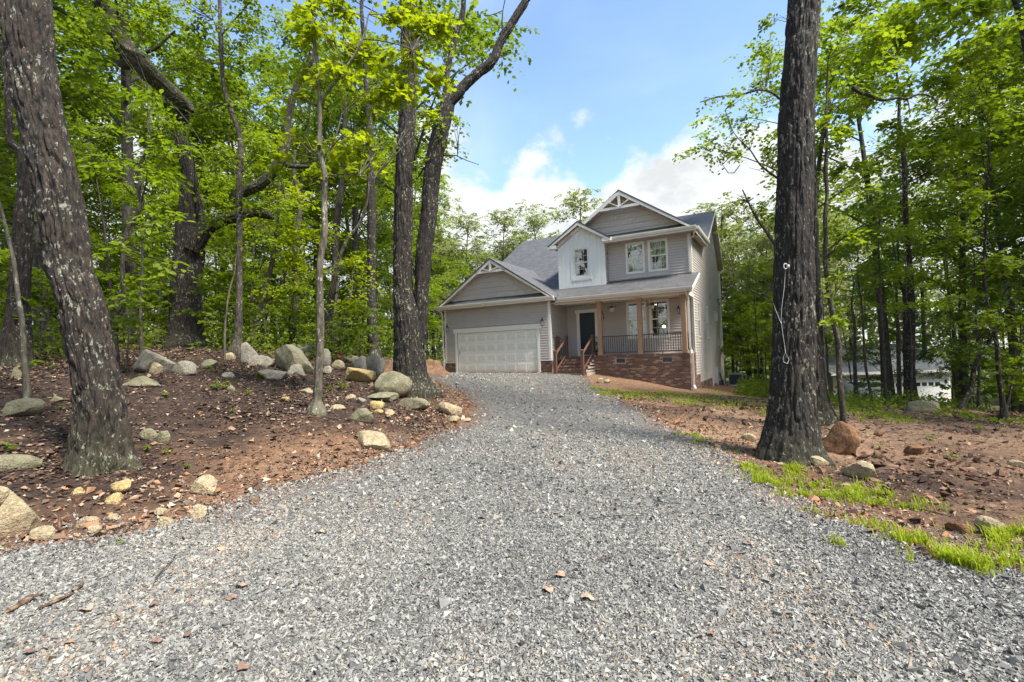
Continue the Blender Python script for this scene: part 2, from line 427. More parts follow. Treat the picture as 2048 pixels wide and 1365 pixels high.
def m_ground():
    mt, nt, b = _new('forest_ground'); v = coords(nt)
    A = lambda k: nd(nt, 'ShaderNodeAttribute', attribute_name=k).outputs['Fac']
    n1 = noise(nt, v, 1.3, 6, .6); n2 = noise(nt, v, 7, 8, .68); n3 = noise(nt, v, 38, 5, .7); n4 = noise(nt, v, .35, 3)
    mulch = ramp(nt, mth(nt, 'ADD', mth(nt, 'MULTIPLY', n2, .5), mth(nt, 'MULTIPLY', n3, .5)), [(.32, (.014, .010, .008)), (.5, (.042, .027, .021)), (.62, (.11, .07, .048)), (.74, (.25, .175, .12))])
    clay = ramp(nt, mth(nt, 'ADD', mth(nt, 'MULTIPLY', n2, .6), mth(nt, 'MULTIPLY', n3, .4)), [(.28, (.07, .038, .024)), (.46, (.165, .092, .054)), (.60, (.27, .165, .098)), (.76, (.38, .29, .20))])
    pale = ramp(nt, n3, [(.3, (.22, .125, .075)), (.7, (.42, .285, .185))])
    leafy = ramp(nt, n3, [(.3, (.02, .04, .01)), (.7, (.09, .14, .025))])
    col = mixc(nt, A('clay'), mulch, clay)
    col = mixc(nt, A('pale'), col, pale)
    col = mixc(nt, A('green'), col, leafy)
    nt.links.new(col, b.inputs['Base Color']); b.inputs['Roughness'].default_value = .92; b.inputs['Specular IOR Level'].default_value = .25
    bump(nt, b, mth(nt, 'ADD', n3, mth(nt, 'MULTIPLY', n2, 1.4)), .8, .05)
    return mt
M['ground'] = m_ground()
def m_drive():
    mt, nt, b = _new('gravel_bed'); v = coords(nt)
    w = mixc(nt, .12, v, nd(nt, 'ShaderNodeTexNoise', {'Vector': v, 'Scale': 30.0}).outputs[1])
    vo = nd(nt, 'ShaderNodeTexVoronoi', {'Vector': w, 'Scale': 46.0, 'Randomness': 1.0})
    vo2 = nd(nt, 'ShaderNodeTexVoronoi', {'Vector': w, 'Scale': 46.0, 'Randomness': 1.0}, feature='DISTANCE_TO_EDGE')
    cs = nd(nt, 'ShaderNodeSeparateColor', {0: vo.outputs['Color']}).outputs[0]
    col = ramp(nt, cs, [(0, (.08, .080, .078)), (.28, (.155, .154, .145)), (.55, (.23, .226, .208)), (.84, (.33, .32, .29)), (.94, (.36, .30, .22)), (1, (.29, .18, .11))])
    e = nd(nt, 'ShaderNodeMapRange', {0: vo2.outputs[0], 1: 0.0, 2: .12}).outputs[0]
    col = mixc(nt, e, (.07, .065, .06), col)
    n1 = noise(nt, v, .9, 5); n2 = noise(nt, v, 5, 6, .7)
    dirt = nd(nt, 'ShaderNodeAttribute', attribute_name='dirt').outputs['Fac']
    df = mth(nt, 'MULTIPLY', mth(nt, 'ADD', dirt, mth(nt, 'MULTIPLY', mth(nt, 'SUBTRACT', n2, .5), 1.6)), mth(nt, 'GREATER_THAN', dirt, .02), True)
    col = mixc(nt, df, col, ramp(nt, n2, [(.3, (.12, .055, .03)), (.7, (.30, .16, .09))]))
    col = mixc(nt, nd(nt, 'ShaderNodeMapRange', {0: n1, 1: .52, 2: .72}).outputs[0], col, mixc(nt, .35, col, (.34, .29, .23)))
    nt.links.new(col, b.inputs['Base Color']); b.inputs['Roughness'].default_value = .75
    bump(nt, b, mth(nt, 'ADD', e, mth(nt, 'MULTIPLY', cs, .8)), .9, .018)
    return mt
M['drive'] = m_drive()
# ---------------------------------------------------------------- terrain
HO = np.array([-2.972, 26.619, 0.675])          # house origin: foot of the garage door, left end
HU = np.array([math.cos(YAW), math.sin(YAW), 0]); HV = np.array([-math.sin(YAW), math.cos(YAW), 0])
def hw(u, v, w): return HO + HU * u + HV * v + np.array([0, 0, w])
cps = []
for px, py, d in [(205, 938, 5.6), (634, 812, 8.0), (825, 790, 11.5), (560, 742, 12.0), (474, 702, 12.5), (372, 694, 14.0), (92, 692, 13.0), (30, 738, 10.0), (280, 716, 10.5),
                  (747, 714, 16.0), (700, 745, 13.0), (870, 752, 21.0), (1575, 912, 7.2), (1640, 843, 9.4), (1686, 842, 9.5), (1823, 806, 17.0), (2009, 842, 12.0), (1921, 820, 14.0),
                  (1830, 812, 45.0), (1500, 838, 10.5), (60, 768, 7.8), (420, 905, 6.6), (760, 890, 8.0), (1960, 960, 6.3), (1720, 1000, 5.6), (1250, 800, 13.0), (585, 702, 17.0), (1560, 800, 19.0), (880, 745, 26.0)]:
    cps.append(at(px, py, d))
for u, v, w in [(-.8, 0, 0), (2.4, -.2, 0), (5.6, -.2, -.05), (2.4, -2.5, -.06), (6.3, -1.2, -.1), (7.98, .3, -.14), (9.8, .3, -.48), (11.9, .3, -.86), (12.6, 6, -1.2), (12.8, 12.5, -1.5), (5, 14, -.6), (-2, 4, .1), (-2, 13, .4), (6, 22, -1.4), (13.5, 22, -2.4)]:
    cps.append(hw(u, v, w))
for x, y, z in [(0, 0, 0), (0, 3, 0), (-2, 4, 0.02), (1.2, 6, .03), (0, 10, .14), (.8, 14, .28), (.4, 19, .45), (3, 3, -.05), (5, 4.5, -.12), (-3, 2.5, .05), (-6, 0, .2), (6, 0, -.2), (0, -15, -.3), (-25, -15, .6), (25, -15, -1),
                (-22, 10, 2.1), (-20, 25, 2.5), (-10, 25, 2.2), (-35, 45, 3.0), (-5, 45, 1.2), (10, 60, -2.5), (-60, 0, 3), (-60, 80, 4), (0, 100, 1), (60, 100, -2), (70, 40, -4.5), (60, 0, -3), (30, 20, -2.6), (18, 8, -1.1), (18, 24, -1.9), (40, 45, -4.2), (0, -60, 0), (60, -50, -2), (-60, -50, 1), (12, 36, -2.3)]:
    cps.append(np.array([x, y, z], float))
CP = np.array(cps)
def _tps(r2): return .5 * r2 * np.log(r2 + 1e-9)
_n = len(CP); _K = _tps(((CP[:, None, :2] - CP[None, :, :2]) ** 2).sum(-1) / 100.0) + np.eye(_n) * .02
_P = np.hstack([np.ones((_n, 1)), CP[:, :2] / 10]); _A = np.block([[_K, _P], [_P.T, np.zeros((3, 3))]])
_W = np.linalg.solve(_A, np.concatenate([CP[:, 2], np.zeros(3)]))
def H0(x, y):
    x = np.asarray(x, float); y = np.asarray(y, float); r = _W[_n] + _W[_n + 1] * x / 10 + _W[_n + 2] * y / 10
    for k in range(_n): r = r + _W[k] * _tps(((x - CP[k, 0]) ** 2 + (y - CP[k, 1]) ** 2) / 100.0)
    far = np.clip((np.hypot(x, y - 20) - 75) / 40, 0, 1)
    return r * (1 - far) + far * -1.0
def pip(x, y, poly):
    x = np.asarray(x, float); y = np.asarray(y, float); ins = np.zeros(x.shape, bool); n = len(poly); j = n - 1
    for i in range(n):
        xi, yi = poly[i]; xj, yj = poly[j]
        c = ((yi > y) != (yj > y)) & (x < (xj - xi) * (y - yi) / (yj - yi + 1e-12) + xi); ins ^= c; j = i
    return ins
def pdist(x, y, poly, closed=True):
    x = np.asarray(x, float); y = np.asarray(y, float); D = np.full(x.shape, 1e9); n = len(poly)
    for i in range(n if closed else n - 1):
        ax, ay = poly[i]; bx, by = poly[(i + 1) % n]; dx, dy = bx - ax, by - ay
        t = np.clip(((x - ax) * dx + (y - ay) * dy) / (dx * dx + dy * dy + 1e-12), 0, 1)
        D = np.minimum(D, np.hypot(x - ax - t * dx, y - ay - t * dy))
    return D
def _hit(fn, px, py):
    r = ray(px, py); lo = 1.0; hi = None
    for t in np.concatenate([np.arange(1.2, 30, .15), np.arange(30, 90, .6)]):
        p = CAM + r * t
        if p[2] < float(fn(p[0], p[1])): hi = t; break
        lo = t
    if hi is None: return CAM + r * 90
    for _ in range(18):
        mid = (lo + hi) / 2; p = CAM + r * mid
        if p[2] < float(fn(p[0], p[1])): hi = mid
        else: lo = mid
    return CAM + r * hi
DRIVE_PX = [(0, 1108), (120, 1092), (240, 1075), (330, 1058), (420, 1020), (520, 985), (640, 955), (740, 925), (830, 895), (890, 868), (930, 838), (944, 812), (930, 792), (900, 775), (872, 765), (860, 757)]
DRIVE_R = [(1178, 762), (1200, 778), (1235, 800), (1300, 830), (1370, 870), (1440, 905), (1490, 935), (1530, 965), (1600, 1000), (1700, 1050), (1800, 1090), (1900, 1125), (2048, 1150)]
_dl = [_hit(H0, *p)[:2] for p in DRIVE_PX]; _dr = [_hit(H0, *p)[:2] for p in DRIVE_R]
_g = [hw(-1.0, -.1, 0)[:2], hw(-.6, .0, 0)[:2], hw(5.6, .0, 0)[:2], hw(6.0, -.6, 0)[:2], hw(7.7, -.7, 0)[:2]]
DRIVE = [(-14, -2), (-9, 2.2)] + [tuple(p) for p in _dl] + [tuple(p) for p in _g] + [tuple(p) for p in _dr] + [(7.5, 2.6), (14, -2), (14, -9), (-14, -9)]
def drive_sd(x, y):
    d = pdist(x, y, DRIVE); return np.where(pip(x, y, DRIVE), d, -d)
def H(x, y):
    x = np.asarray(x, float); y = np.asarray(y, float)
    h = H0(x, y); s = drive_sd(x, y); p = np.stack([x, y, np.zeros_like(x)], -1)
    off = np.clip((-s - .1) / .9, 0, 1)
    rough = (fbm(p * 1.1, 3, 4) - .5) * .22 + (fbm(p * 5.0, 9, 3) - .5) * .07
    left = np.clip((-x - .5) / 2, 0, 1) * np.clip((y - 1) / 2, 0, 1)
    near = np.clip(1 - np.hypot(x - 3.6, y - 6) / 30, .35, 1)
    return h + off * rough * near + off * (1 - np.clip((-s - 1) / 3, 0, 1)) * left * .10 - np.clip(-s / .15, 0, 1) * .012
def Hs(x, y): return float(H(np.array([x]), np.array([y]))[0])
def ground_at(px, py): 
    return _hit(lambda a, b: H(np.array([a]), np.array([b]))[0], px, py)

# slabs of ground: one sheet, fine near the camera
def grid_axis(segs):
    r = [np.arange(a, b, s) for a, b, s in segs]; return np.concatenate(r + [[segs[-1][1]]])
gx = grid_axis([(-150, -60, 6), (-60, -24, 1.5), (-24, -10, .35), (-10, 11, .07), (11, 26, .35), (26, 60, 1.5), (60, 150, 6)])
gy = grid_axis([(-60, -8, 4), (-8, 1.5, .5), (1.5, 13, .07), (13, 28, .22), (28, 60, 1.2), (60, 180, 6)])
GX, GY = np.meshgrid(gx, gy); GZ = H(GX, GY)
sdv = drive_sd(GX, GY); pn = np.stack([GX, GY, GX * 0], -1)
nz = fbm(pn * .8, 21, 4) - .5; nz2 = fbm(pn * 3.0, 22, 3) - .5
house_d = pdist(GX, GY, [tuple(hw(u, v, 0)[:2]) for u, v in ((-.8, 0), (12, 0), (12, 12), (-.8, 12))])
edge = np.clip(1 - (-sdv - .1) / 1.1, 0, 1)
right = np.clip((GX - 1.0) / 1.5, 0, 1)
pitch_patch = np.exp(-(((GX + 2.6) / 1.7) ** 2 + ((GY - 6.4) / 1.3) ** 2))
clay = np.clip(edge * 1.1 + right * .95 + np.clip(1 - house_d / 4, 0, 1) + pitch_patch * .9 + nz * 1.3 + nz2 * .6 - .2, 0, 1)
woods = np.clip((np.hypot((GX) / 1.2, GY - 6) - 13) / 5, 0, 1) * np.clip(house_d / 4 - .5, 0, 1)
shadeclay = np.exp(-(((GX - 5.4) / 2.3) ** 2 + ((GY - 6.0) / 1.4) ** 2))  # patch right of the drive with less clay and more mulch colour
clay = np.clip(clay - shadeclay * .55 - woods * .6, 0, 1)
pale = np.clip(right * np.exp(-(((GY - 10.5) / 3.5) ** 2)) * (.62 + nz * 3), 0, .8) * np.clip(1 - (GX - 9) / 5, 0, 1)
green = np.clip(woods * (.7 + nz * 4) - .25, 0, .85) * (np.clip((GX - 4) / 6, 0, 1) + np.clip((-GX - 6) / 10, 0, 1) * .8 + np.clip((GY - 22) / 8, 0, 1))
ny, nx = GX.shape; I = np.arange(ny * nx).reshape(ny, nx)
Q = np.stack([I[:-1, :-1], I[:-1, 1:], I[1:, 1:], I[1:, :-1]], -1).reshape(-1, 4)
gm = mesh_np('ground', np.stack([GX, GY, GZ], -1).reshape(-1, 3), [Q], M['ground'], True, {'clay': clay, 'pale': pale, 'green': np.clip(green, 0, 1)})
tag(link('ground', gm), kind='structure')
# gravel driveway sheet, edges ragged
dx_ = np.arange(-13.5, 13.5, .11); dy_ = np.concatenate([np.arange(-8, 1.5, .4), np.arange(1.5, 30, .11)])
DX, DY = np.meshgrid(dx_, dy_); ds = drive_sd(DX, DY); dn = fbm(np.stack([DX * 2.2, DY * 2.2, DX * 0], -1), 31, 4) - .5
keep = (ds + dn * .5) > -.05
DZ = H(DX, DY) + .016 + (fbm(np.stack([DX * .7, DY * .7, DX * 0], -1), 33, 3) - .5) * .05 * np.clip(ds, 0, 1)
DZ = DZ - np.clip(.25 - (ds + dn * .5), 0, .25) * .09 + .012
def driveZ(x, y):
    return H(x, y) + .028 + (fbm(np.stack([x * .7, y * .7, x * 0], -1), 33, 3) - .5) * .05 * np.clip(drive_sd(x, y), 0, 1)
inhouse = pip(DX, DY, [tuple(hw(u, v, 0)[:2]) for u, v in ((-.8, .06), (5.6, .06), (5.6, 12), (-.8, 12))])
keep &= ~inhouse
ny, nx = DX.shape; I = np.arange(ny * nx).reshape(ny, nx)
Q = np.stack([I[:-1, :-1], I[:-1, 1:], I[1:, 1:], I[1:, :-1]], -1).reshape(-1, 4); Q = Q[keep.ravel()[Q].all(1)]
used, inv = np.unique(Q, return_inverse=True)
V = np.stack([DX, DY, DZ], -1).reshape(-1, 3)[used]
dirt = np.clip(1 - (ds + dn * .3) / .55, 0, 1).ravel()[used] * .8
tag(link('gravel_driveway', mesh_np('gravel_driveway', V, [inv.reshape(-1, 4)], M['drive'], True, {'dirt': dirt})), kind='structure')

# ---------------------------------------------------------------- the house
house = thing('house', 'two storey taupe sided house with white garage door, brick base and covered porch', 'house', HO, YAW)
def wall_opening_segments(a0, a1, w0, w1, holes):
    segs = [(a0, a1)]
    for h0, h1, z0, z1 in holes:
        if z1 <= w0 + .02 or z0 >= w1 - .02: continue
        new = []
        for s0, s1 in segs:
            if h1 <= s0 or h0 >= s1: new.append((s0, s1)); continue
            if h0 > s0 + .02: new.append((s0, h0))
            if h1 < s1 - .02: new.append((h1, s1))
        segs = new
    return segs
def siding(wall, axis, const, sign, a0, a1, w0, w1, holes=(), lim=None, course=.127, name='siding_board', mat=None):
    """lap boards, each its own mesh; axis 'u' = wall runs along u at v=const"""
    n = int(math.ceil((w1 - w0) / course - 1e-6)); boards = []
    for k in range(n):
        z0 = w0 + k * course; z1 = min(w1, z0 + course)
        b0, b1 = (a0, a1) if lim is None else lim(z0, z1)
        if b1 - b0 < .03: continue
        for s0, s1 in wall_opening_segments(b0, b1, z0, z1, holes):
            t0, t1 = .042, .004
            zz = [(z0, 0), (z0, t0), (z0 + .012, t0), (z1, t1), (z1, 0)]
            V = []
            for s in (s0, s1):
                for z, t in zz:
                    V.append((s, const + sign * t, z) if axis == 'u' else (const + sign * t, s, z))
            Fs = [(0, 1, 2, 3, 4), (9, 8, 7, 6, 5)] + [(i, i + 5, (i + 1) % 5 + 5, (i + 1) % 5) for i in range(5)]
            if (axis == 'u' and sign > 0) or (axis == 'v' and sign < 0): Fs = [f[::-1] for f in Fs]
            mb = MB().add(V, Fs); o = mb.build(name, mat or M['siding'], wall); boards.append(o)
    return boards
def backing(mb, axis, const, sign, a0, a1, w0, w1, holes, th=.10):
    """sheet of wall behind the boards with the openings left free"""
    zs = sorted({w0, w1} | {h[2] for h in holes} | {h[3] for h in holes}); zs = [z for z in zs if w0 <= z <= w1]
    for z0, z1 in zip(zs[:-1], zs[1:]):
        for s0, s1 in wall_opening_segments(a0, a1, z0 + .021, z1 - .021, holes):
            c0, c1 = sorted((const, const - sign * th))
            mb.box(s0, s1, c0, c1, z0, z1) if axis == 'u' else mb.box(c0, c1, s0, s1, z0, z1)
LOWW = [(8.86, 9.68, 1.58, 3.24), (9.98, 10.76, 1.58, 3.24)]
UPW = [(8.93, 9.71, 4.78, 6.15), (10.03, 10.81, 4.78, 6.15)]
DOOR = (6.28, 7.16, .78, 2.95)
GD = (0, 4.88, 0, 2.15)
SIDEW = [(3.25, 3.95, 1.52, 3.15), (6.05, 6.75, 1.52, 3.15)] + [(9.25 + i * .62, 9.65 + i * .62, 2.62, 3.08) for i in range(3)]
# garage front
gw = MB(); backing(gw, 'u', 0, -1, -.78, 5.58, 0, 3.48, [GD]); gwall = gw.build('garage_front_wall', M['siding'], house)
siding(gwall, 'u', 0, -1, -.74, 5.56, .56, 3.45, [(-.13, 5.01, 0, 2.40)])
rw = MB(); backing(rw, 'v', 5.58, 1, .1, 2.05, 0, 3.48, []); rwall = rw.build('garage_return_wall', M['siding'], house)
siding(rwall, 'v', 5.58, 1, .0, 2.08, .56, 3.42)
lw = MB(); lw.box(-.78, -.70, .1, 12.05, 0, 3.5); lw.box(-.45, -.37, 2, 12.05, 3.5, 4.4); lw.build('garage_side_wall', M['siding'], house)
# porch wall
pw = MB(); backing(pw, 'u', 2.1, -1, 5.5, 11.93, .74, 3.5, LOWW + [DOOR]); pwall = pw.build('porch_wall', M['siding'], house)
siding(pwall, 'u', 2.1, -1, 5.6, 11.84, .76, 3.36, [(8.77, 9.77, 1.48, 3.34), (9.89, 10.85, 1.48, 3.34), (6.14, 7.3, .7, 3.1)])
# upper wall
uw = MB(); backing(uw, 'u', 2.1, -1, 5.42, 11.93, 4.2, 6.55, UPW); uw.prism([(5.5, 2.1, 6.55), (11.9, 2.1, 6.55), (8.78, 2.1, 8.68)], (0, .1, 0))
uwall = uw.build('upper_front_wall', M['siding'], house)
siding(uwall, 'u', 2.1, -1, 7.97, 11.81, 4.47, 6.4, [(8.86, 9.78, 4.69, 6.23), (9.94, 10.88, 4.69, 6.23)])
# right side wall
SL = .645
def side_top(v): return min(6.28, 99) if v < 5.2 else (9.09 - SL * (9.34 - v) - .10 if v < 9.34 else 9.09 - 1.0 * (v - 9.34) - .10)
def side_lim(z0, z1):
    z = (z0 + z1) / 2
    lo = 2.02 if z > .55 else (2.08 if z > -.27 else (3.12 if z > -.67 else 7.42)); hi = 12.06
    if z > 6.25:
        lo = 9.34 - (8.99 - z1) / SL; hi = 9.34 + (8.99 - z1)
        if z < 6.62: lo = max(lo, 5.15)
    elif z > 6.0: hi = min(12.06, 9.34 + 8.99 - z1)
    return lo, hi
sw = MB(); backing(sw, 'v', 11.92, 1, 2.1, 12.06, -.27, 6.3, SIDEW); backing(sw, 'v', 11.92, 1, 3.14, 12.06, -.67, -.27, []); backing(sw, 'v', 11.92, 1, 7.44, 12.06, -1.1, -.67, [])
sw.prism([(11.92, 5.2, 6.3), (11.92, 12.06, 6.3), (11.92, 9.34, 9.0)], (-.1, 0, 0))
swall = sw.build('side_wall', M['siding'], house)
siding(swall, 'v', 11.92, 1, 2, 12, -1.05, 8.95, [(3.17, 4.03, 1.44, 3.23), (5.97, 6.83, 1.44, 3.23), (9.17, 10.97, 2.54, 3.16)], side_lim)
# hidden rear and roof space walls
MB().box(-.78, 11.9, 12.0, 12.1, -1.5, 6.0).build('rear_wall', M['siding'], house)
MB().box(5.42, 5.52, 2.1, 12, 3.5, 6.4).build('inner_side_wall', M['siding'], house)
rm = MB()
for (u0, u1, v0, v1, w0, w1) in ((5.7, 11.7, 2.2, 6.5, .74, 3.4), (5.55, 11.7, 2.2, 6.5, 4.3, 6.6)):
    rm.box(u0, u1, v0, v1, w0 - .05, w0); rm.box(u0, u1, v0, v1, w1, w1 + .05); rm.box(u0, u1, v1, v1 + .05, w0, w1)
    rm.box(u0 - .05, u0, v0, v1, w0, w1); rm.box(u1, u1 + .05, v0, v1, w0, w1)
rm.build('rooms', M['room'], house)
# brick: individual bricks on the front of the porch base; the rest joined
BM = [mesh for mesh in []]
def brick_mesh(mat, l=.196, h=.058, d=.05):
    r = .004; mb = MB(); mb.box(-l / 2, l / 2, -d, 0, 0, h); return mb.mesh('brick', mat)
BMS = [brick_mesh(m_) for m_ in MBR]; BMH = [brick_mesh(m_, .092) for m_ in MBR]
def brick_wall(name, axis, const, sign, a0, a1, w0, w1, holes=(), lim=None, single=0, top_row=False, backs=None):
    bk = MB()
    c0, c1 = sorted((const - sign * .012, const - sign * .16))
    segz = wall_opening_segments
    bkholes = [(h[0], h[1], h[2], h[3]) for h in holes]
    for q in (backs or [(a0, a1, w0, w1)]): backing(bk, axis, const - sign * .012, sign, *q, bkholes, .12)
    wallo = bk.build(name, M['mortar'], house)
    L, Hh = .206, .068; rest = [MB() for _ in MBR]; k = 0; row = 0; z = w1 - .063; cnt = 0
    first = True
    while z > w0 - .01:
        off = (row % 2) * L / 2; s = a0 - off
        header = top_row and first
        step = .105 if header else L
        lo, hi = (a0, a1) if lim is None else lim(z)
        while s < a1:
            l0, l1 = max(s, lo), min(s + step - .010, hi)
            if l1 - l0 > .04 and not any(h[0] < l1 and h[1] > l0 and h[2] < z + .058 and h[3] > z for h in holes):
                mi = int(rng.integers(0, len(MBR))) if rng.random() < .7 else 0; mid = (l0 + l1) / 2; jut = rng.uniform(-.002, .004)
                full = abs(l1 - l0 - .196) < .01
                if cnt < single and full:
                    o = link('brick', BMS[mi], wallo)
                    if axis == 'u': o.location = (mid, const - sign * .047 + sign * (.047 + jut) if False else const + .0 - jut, z); o.rotation_euler = (0, 0, 0 if sign < 0 else math.pi)
                    else: o.location = (const + jut, mid, z); o.rotation_euler = (0, 0, math.pi / 2 if sign > 0 else -math.pi / 2)
                    o.location.z = z; cnt += 1
                    # brick body sits behind its face
                    if axis == 'u': o.location.y = const - sign * -.0 + sign * jut + .05 * (1 if sign < 0 else -1)
                    else: o.location.x = const - sign * .05 + sign * jut
                else:
                    f0, f1 = sorted((const - sign * .05, const + sign * jut))
                    rest[mi].box(l0, l1, f0, f1, z, z + .058) if axis == 'u' else rest[mi].box(f0, f1, l0, l1, z, z + .058)
            s += step
        z -= Hh; row += 1; first = False
    for i, mb in enumerate(rest):
        if mb.n: mb.build('brickwork', MBR[i], wallo, kind='stuff')
    return wallo
VENTS = [(8.70, 9.10, .37, .565), (10.80, 11.20, .37, .565)]
brick_wall('porch_brick_base', 'u', .45, -1, 7.6, 11.97, -1.25, .735, VENTS, single=265, top_row=True)
brick_wall('side_brick_base', 'v', 11.97, 1, .45, 12.0, -1.75, .735, (), lambda z: (.46, 2.0) if z > -.30 else ((.46, 3.1) if z > -.72 else ((.46, 7.4) if z > -1.12 else (.46, 12.0))), backs=[(.46, 2.0, -.27, .735), (.46, 3.1, -.67, -.27), (.46, 7.4, -1.06, -.67), (.46, 12.0, -1.75, -1.06)])
brick_wall('garage_brick_corner', 'u', -.02, -1, -.80, -.12, -.2, .555, ())
brick_wall('garage_brick_corner', 'u', -.02, -1, 5.0, 5.62, -.25, .555, ())
brick_wall('return_brick_base', 'v', 5.62, 1, .0, 2.0, -.2, .555, ())
for v0, v1, w0, w1 in VENTS:
    mb = MB().box(v0 + .005, v1 - .005, .47, .5, w0, w1)
    for k in range(6): mb.box(v0 + .01, v1 - .01, .455, .475, w0 + .012 + k * .031, w0 + .026 + k * .031)
    mb.build('crawl_vent', M['hvac'], house)
# porch floor, ceiling, steps
MB().box(5.62, 11.93, .5, 2.1, .60, .742).build('porch_floor', M['mortar'], house)
MB().box(5.62, 11.9, .1, 2.08, 3.36, 3.40).build('porch_ceiling', M['gutter'], house)
st = MB(); 
stw = MB().box(6.1, 7.66, -.66, .5, -.3, -.02).build('brick_steps', M['mortar'], house)
for k in range(5):
    wz = .735 - k * .147; v1 = .50 - 0 * k; v0 = .44 - k * .28
    if k: 
        b = MB().box(6.12, 7.62, v0 + .012, .5, wz - .14, wz - .062); b.build('step_core', M['mortar'], stw)
    for i in range(14):
        u0 = 6.12 + i * .108
        mb = MB().box(u0, u0 + .098, v0 - .01, v0 + .19, wz - .06, wz); mb.build('brick', MBR[int(rng.integers(0, 4))], stw)
    r2 = MB()
    for i in range(7): r2.box(6.12 + i * .215, 6.12 + i * .215 + .205, v0 + .0, v0 + .06, wz - .145, wz - .07)
    r2.build('riser_bricks', MBR[k % 3], stw)
    if k == 0: continue
# garage door
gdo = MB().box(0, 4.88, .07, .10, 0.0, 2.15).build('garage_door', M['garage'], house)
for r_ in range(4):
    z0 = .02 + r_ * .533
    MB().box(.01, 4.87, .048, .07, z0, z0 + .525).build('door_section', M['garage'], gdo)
pm = MB(); P0, P1, d0 = (.0, .0), (.50, .33), .0
pm.add([(0, 0, 0), (.5, 0, 0), (.5, 0, .34), (0, 0, .34), (.012, -.012, .012), (.488, -.012, .012), (.488, -.012, .328), (.012, -.012, .328), (.03, -.002, .03), (.47, -.002, .03), (.47, -.002, .31), (.03, -.002, .31), (.05, -.010, .05), (.45, -.010, .05), (.45, -.010, .29), (.05, -.010, .29)],
       [(0, 1, 5, 4), (1, 2, 6, 5), (2, 3, 7, 6), (3, 0, 4, 7), (4, 5, 9, 8), (5, 6, 10, 9), (6, 7, 11, 10), (7, 4, 8, 11), (8, 9, 13, 12), (9, 10, 14, 13), (10, 11, 15, 14), (11, 8, 12, 15), (12, 13, 14, 15)])
pme = pm.mesh('door_panel', M['garage'])
for r_ in range(4):
    for c in range(8):
        o = link('door_panel', pme, gdo); o.location = (.055 + c * .604, .0475, .10 + r_ * .533)
MB().box(-.02, 4.90, .04, .11, -.012, .012).build('door_seal', M['darkmetal'], gdo)
MB().box(.09, .13, .02, .05, 1.02, 1.22).build('door_handle', M['greymetal'], gdo)
tr = MB(); tr.box(-.13, 0, -.045, .10, 0, 2.20); tr.box(4.88, 5.01, -.045, .10, 0, 2.20); tr.box(-.22, 5.10, -.06, .10, 2.16, 2.40); tr.build('garage_door_trim', M['trim'], house)
# corner posts
for nm, (u0, u1, v0, v1, w0, w1) in {'a': (-.82, -.70, -.03, .05, .56, 3.47), 'b': (5.49, 5.62, -.035, .09, .56, 3.47), 'c': (11.84, 11.965, 2.06, 2.16, .735, 3.4), 'd': (11.80, 11.965, 2.06, 2.18, 4.47, 6.30), 'e': (11.86, 11.965, 12.0, 12.1, -1.1, 5.9)}.items():
    MB().box(u0, u1, v0, v1, w0, w1).build('corner_post', M['trim'], house)

# windows
def window(axis, const, sign, a0, a1, w0, w1, cols=3, rows=2, head=False, sashes=2, trim=.085, mt=None):
    """white frame, sash bars and glass panes filling an opening"""
    def bx(mb, s0, s1, t0, t1, z0, z1):
        c0, c1 = sorted((const + sign * t0, const + sign * t1))
        mb.box(s0, s1, c0, c1, z0, z1) if axis == 'u' else mb.box(c0, c1, s0, s1, z0, z1)
    fr = MB(); t = trim
    bx(fr, a0 - t, a1 + t, -.04, .028, w0 - t, w0); bx(fr, a0 - t, a1 + t, -.04, .028, w1, w1 + t)
    bx(fr, a0 - t, a0, -.04, .028, w0, w1); bx(fr, a1, a1 + t, -.04, .028, w0, w1)
    f = fr.build('window', mt or M['trim'], house)
    hh = (w1 - w0) / sashes
    for s in range(sashes):
        z0, z1 = w0 + s * hh, w0 + (s + 1) * hh; t0 = -.05 if s == 0 else -.03
        sb = MB(); e = .032
        bx(sb, a0, a1, t0, t0 + .02, z0, z0 + e); bx(sb, a0, a1, t0, t0 + .02, z1 - e, z1); bx(sb, a0, a0 + e, t0, t0 + .02, z0 + e, z1 - e); bx(sb, a1 - e, a1, t0, t0 + .02, z0 + e, z1 - e)
        for c in range(1, cols): x = a0 + (a1 - a0) * c / cols; bx(sb, x - .006, x + .006, t0 + .001, t0 + .014, z0 + e, z1 - e)
        for r_ in range(1, rows): z = z0 + (z1 - z0) * r_ / rows; bx(sb, a0 + e, a1 - e, t0 + .004, t0 + .013, z - .007, z + .007)
        sb.build('sash', M['trim'], f)
        for c in range(cols):
            for r_ in range(rows):
                p = MB(); x0 = a0 + (a1 - a0) * c / cols; x1 = a0 + (a1 - a0) * (c + 1) / cols; y0 = z0 + (z1 - z0) * r_ / rows; y1 = z0 + (z1 - z0) * (r_ + 1) / rows
                bx(p, x0 + .004, x1 - .004, t0 + .006, t0 + .010, y0 + .004, y1 - .004); p.build('pane', M['glass'], f)
    return f
for w in LOWW: window('u', 2.1, -1, *w)
for w in UPW: window('u', 2.1, -1, *w)
for i, w in enumerate(SIDEW): window('v', 11.92, 1, *w, cols=1 if i > 1 else 2, rows=1 if i > 1 else 2, sashes=1 if i > 1 else 2, trim=.06)
bk = MB()
for w in SIDEW: bk.box(11.70, 11.72, w[0] - .1, w[1] + .1, w[2] - .1, w[3] + .1)
bk.build('dark_blinds', M['dark'], house)  # flat dark sheets behind the side windows, standing in for unlit rooms
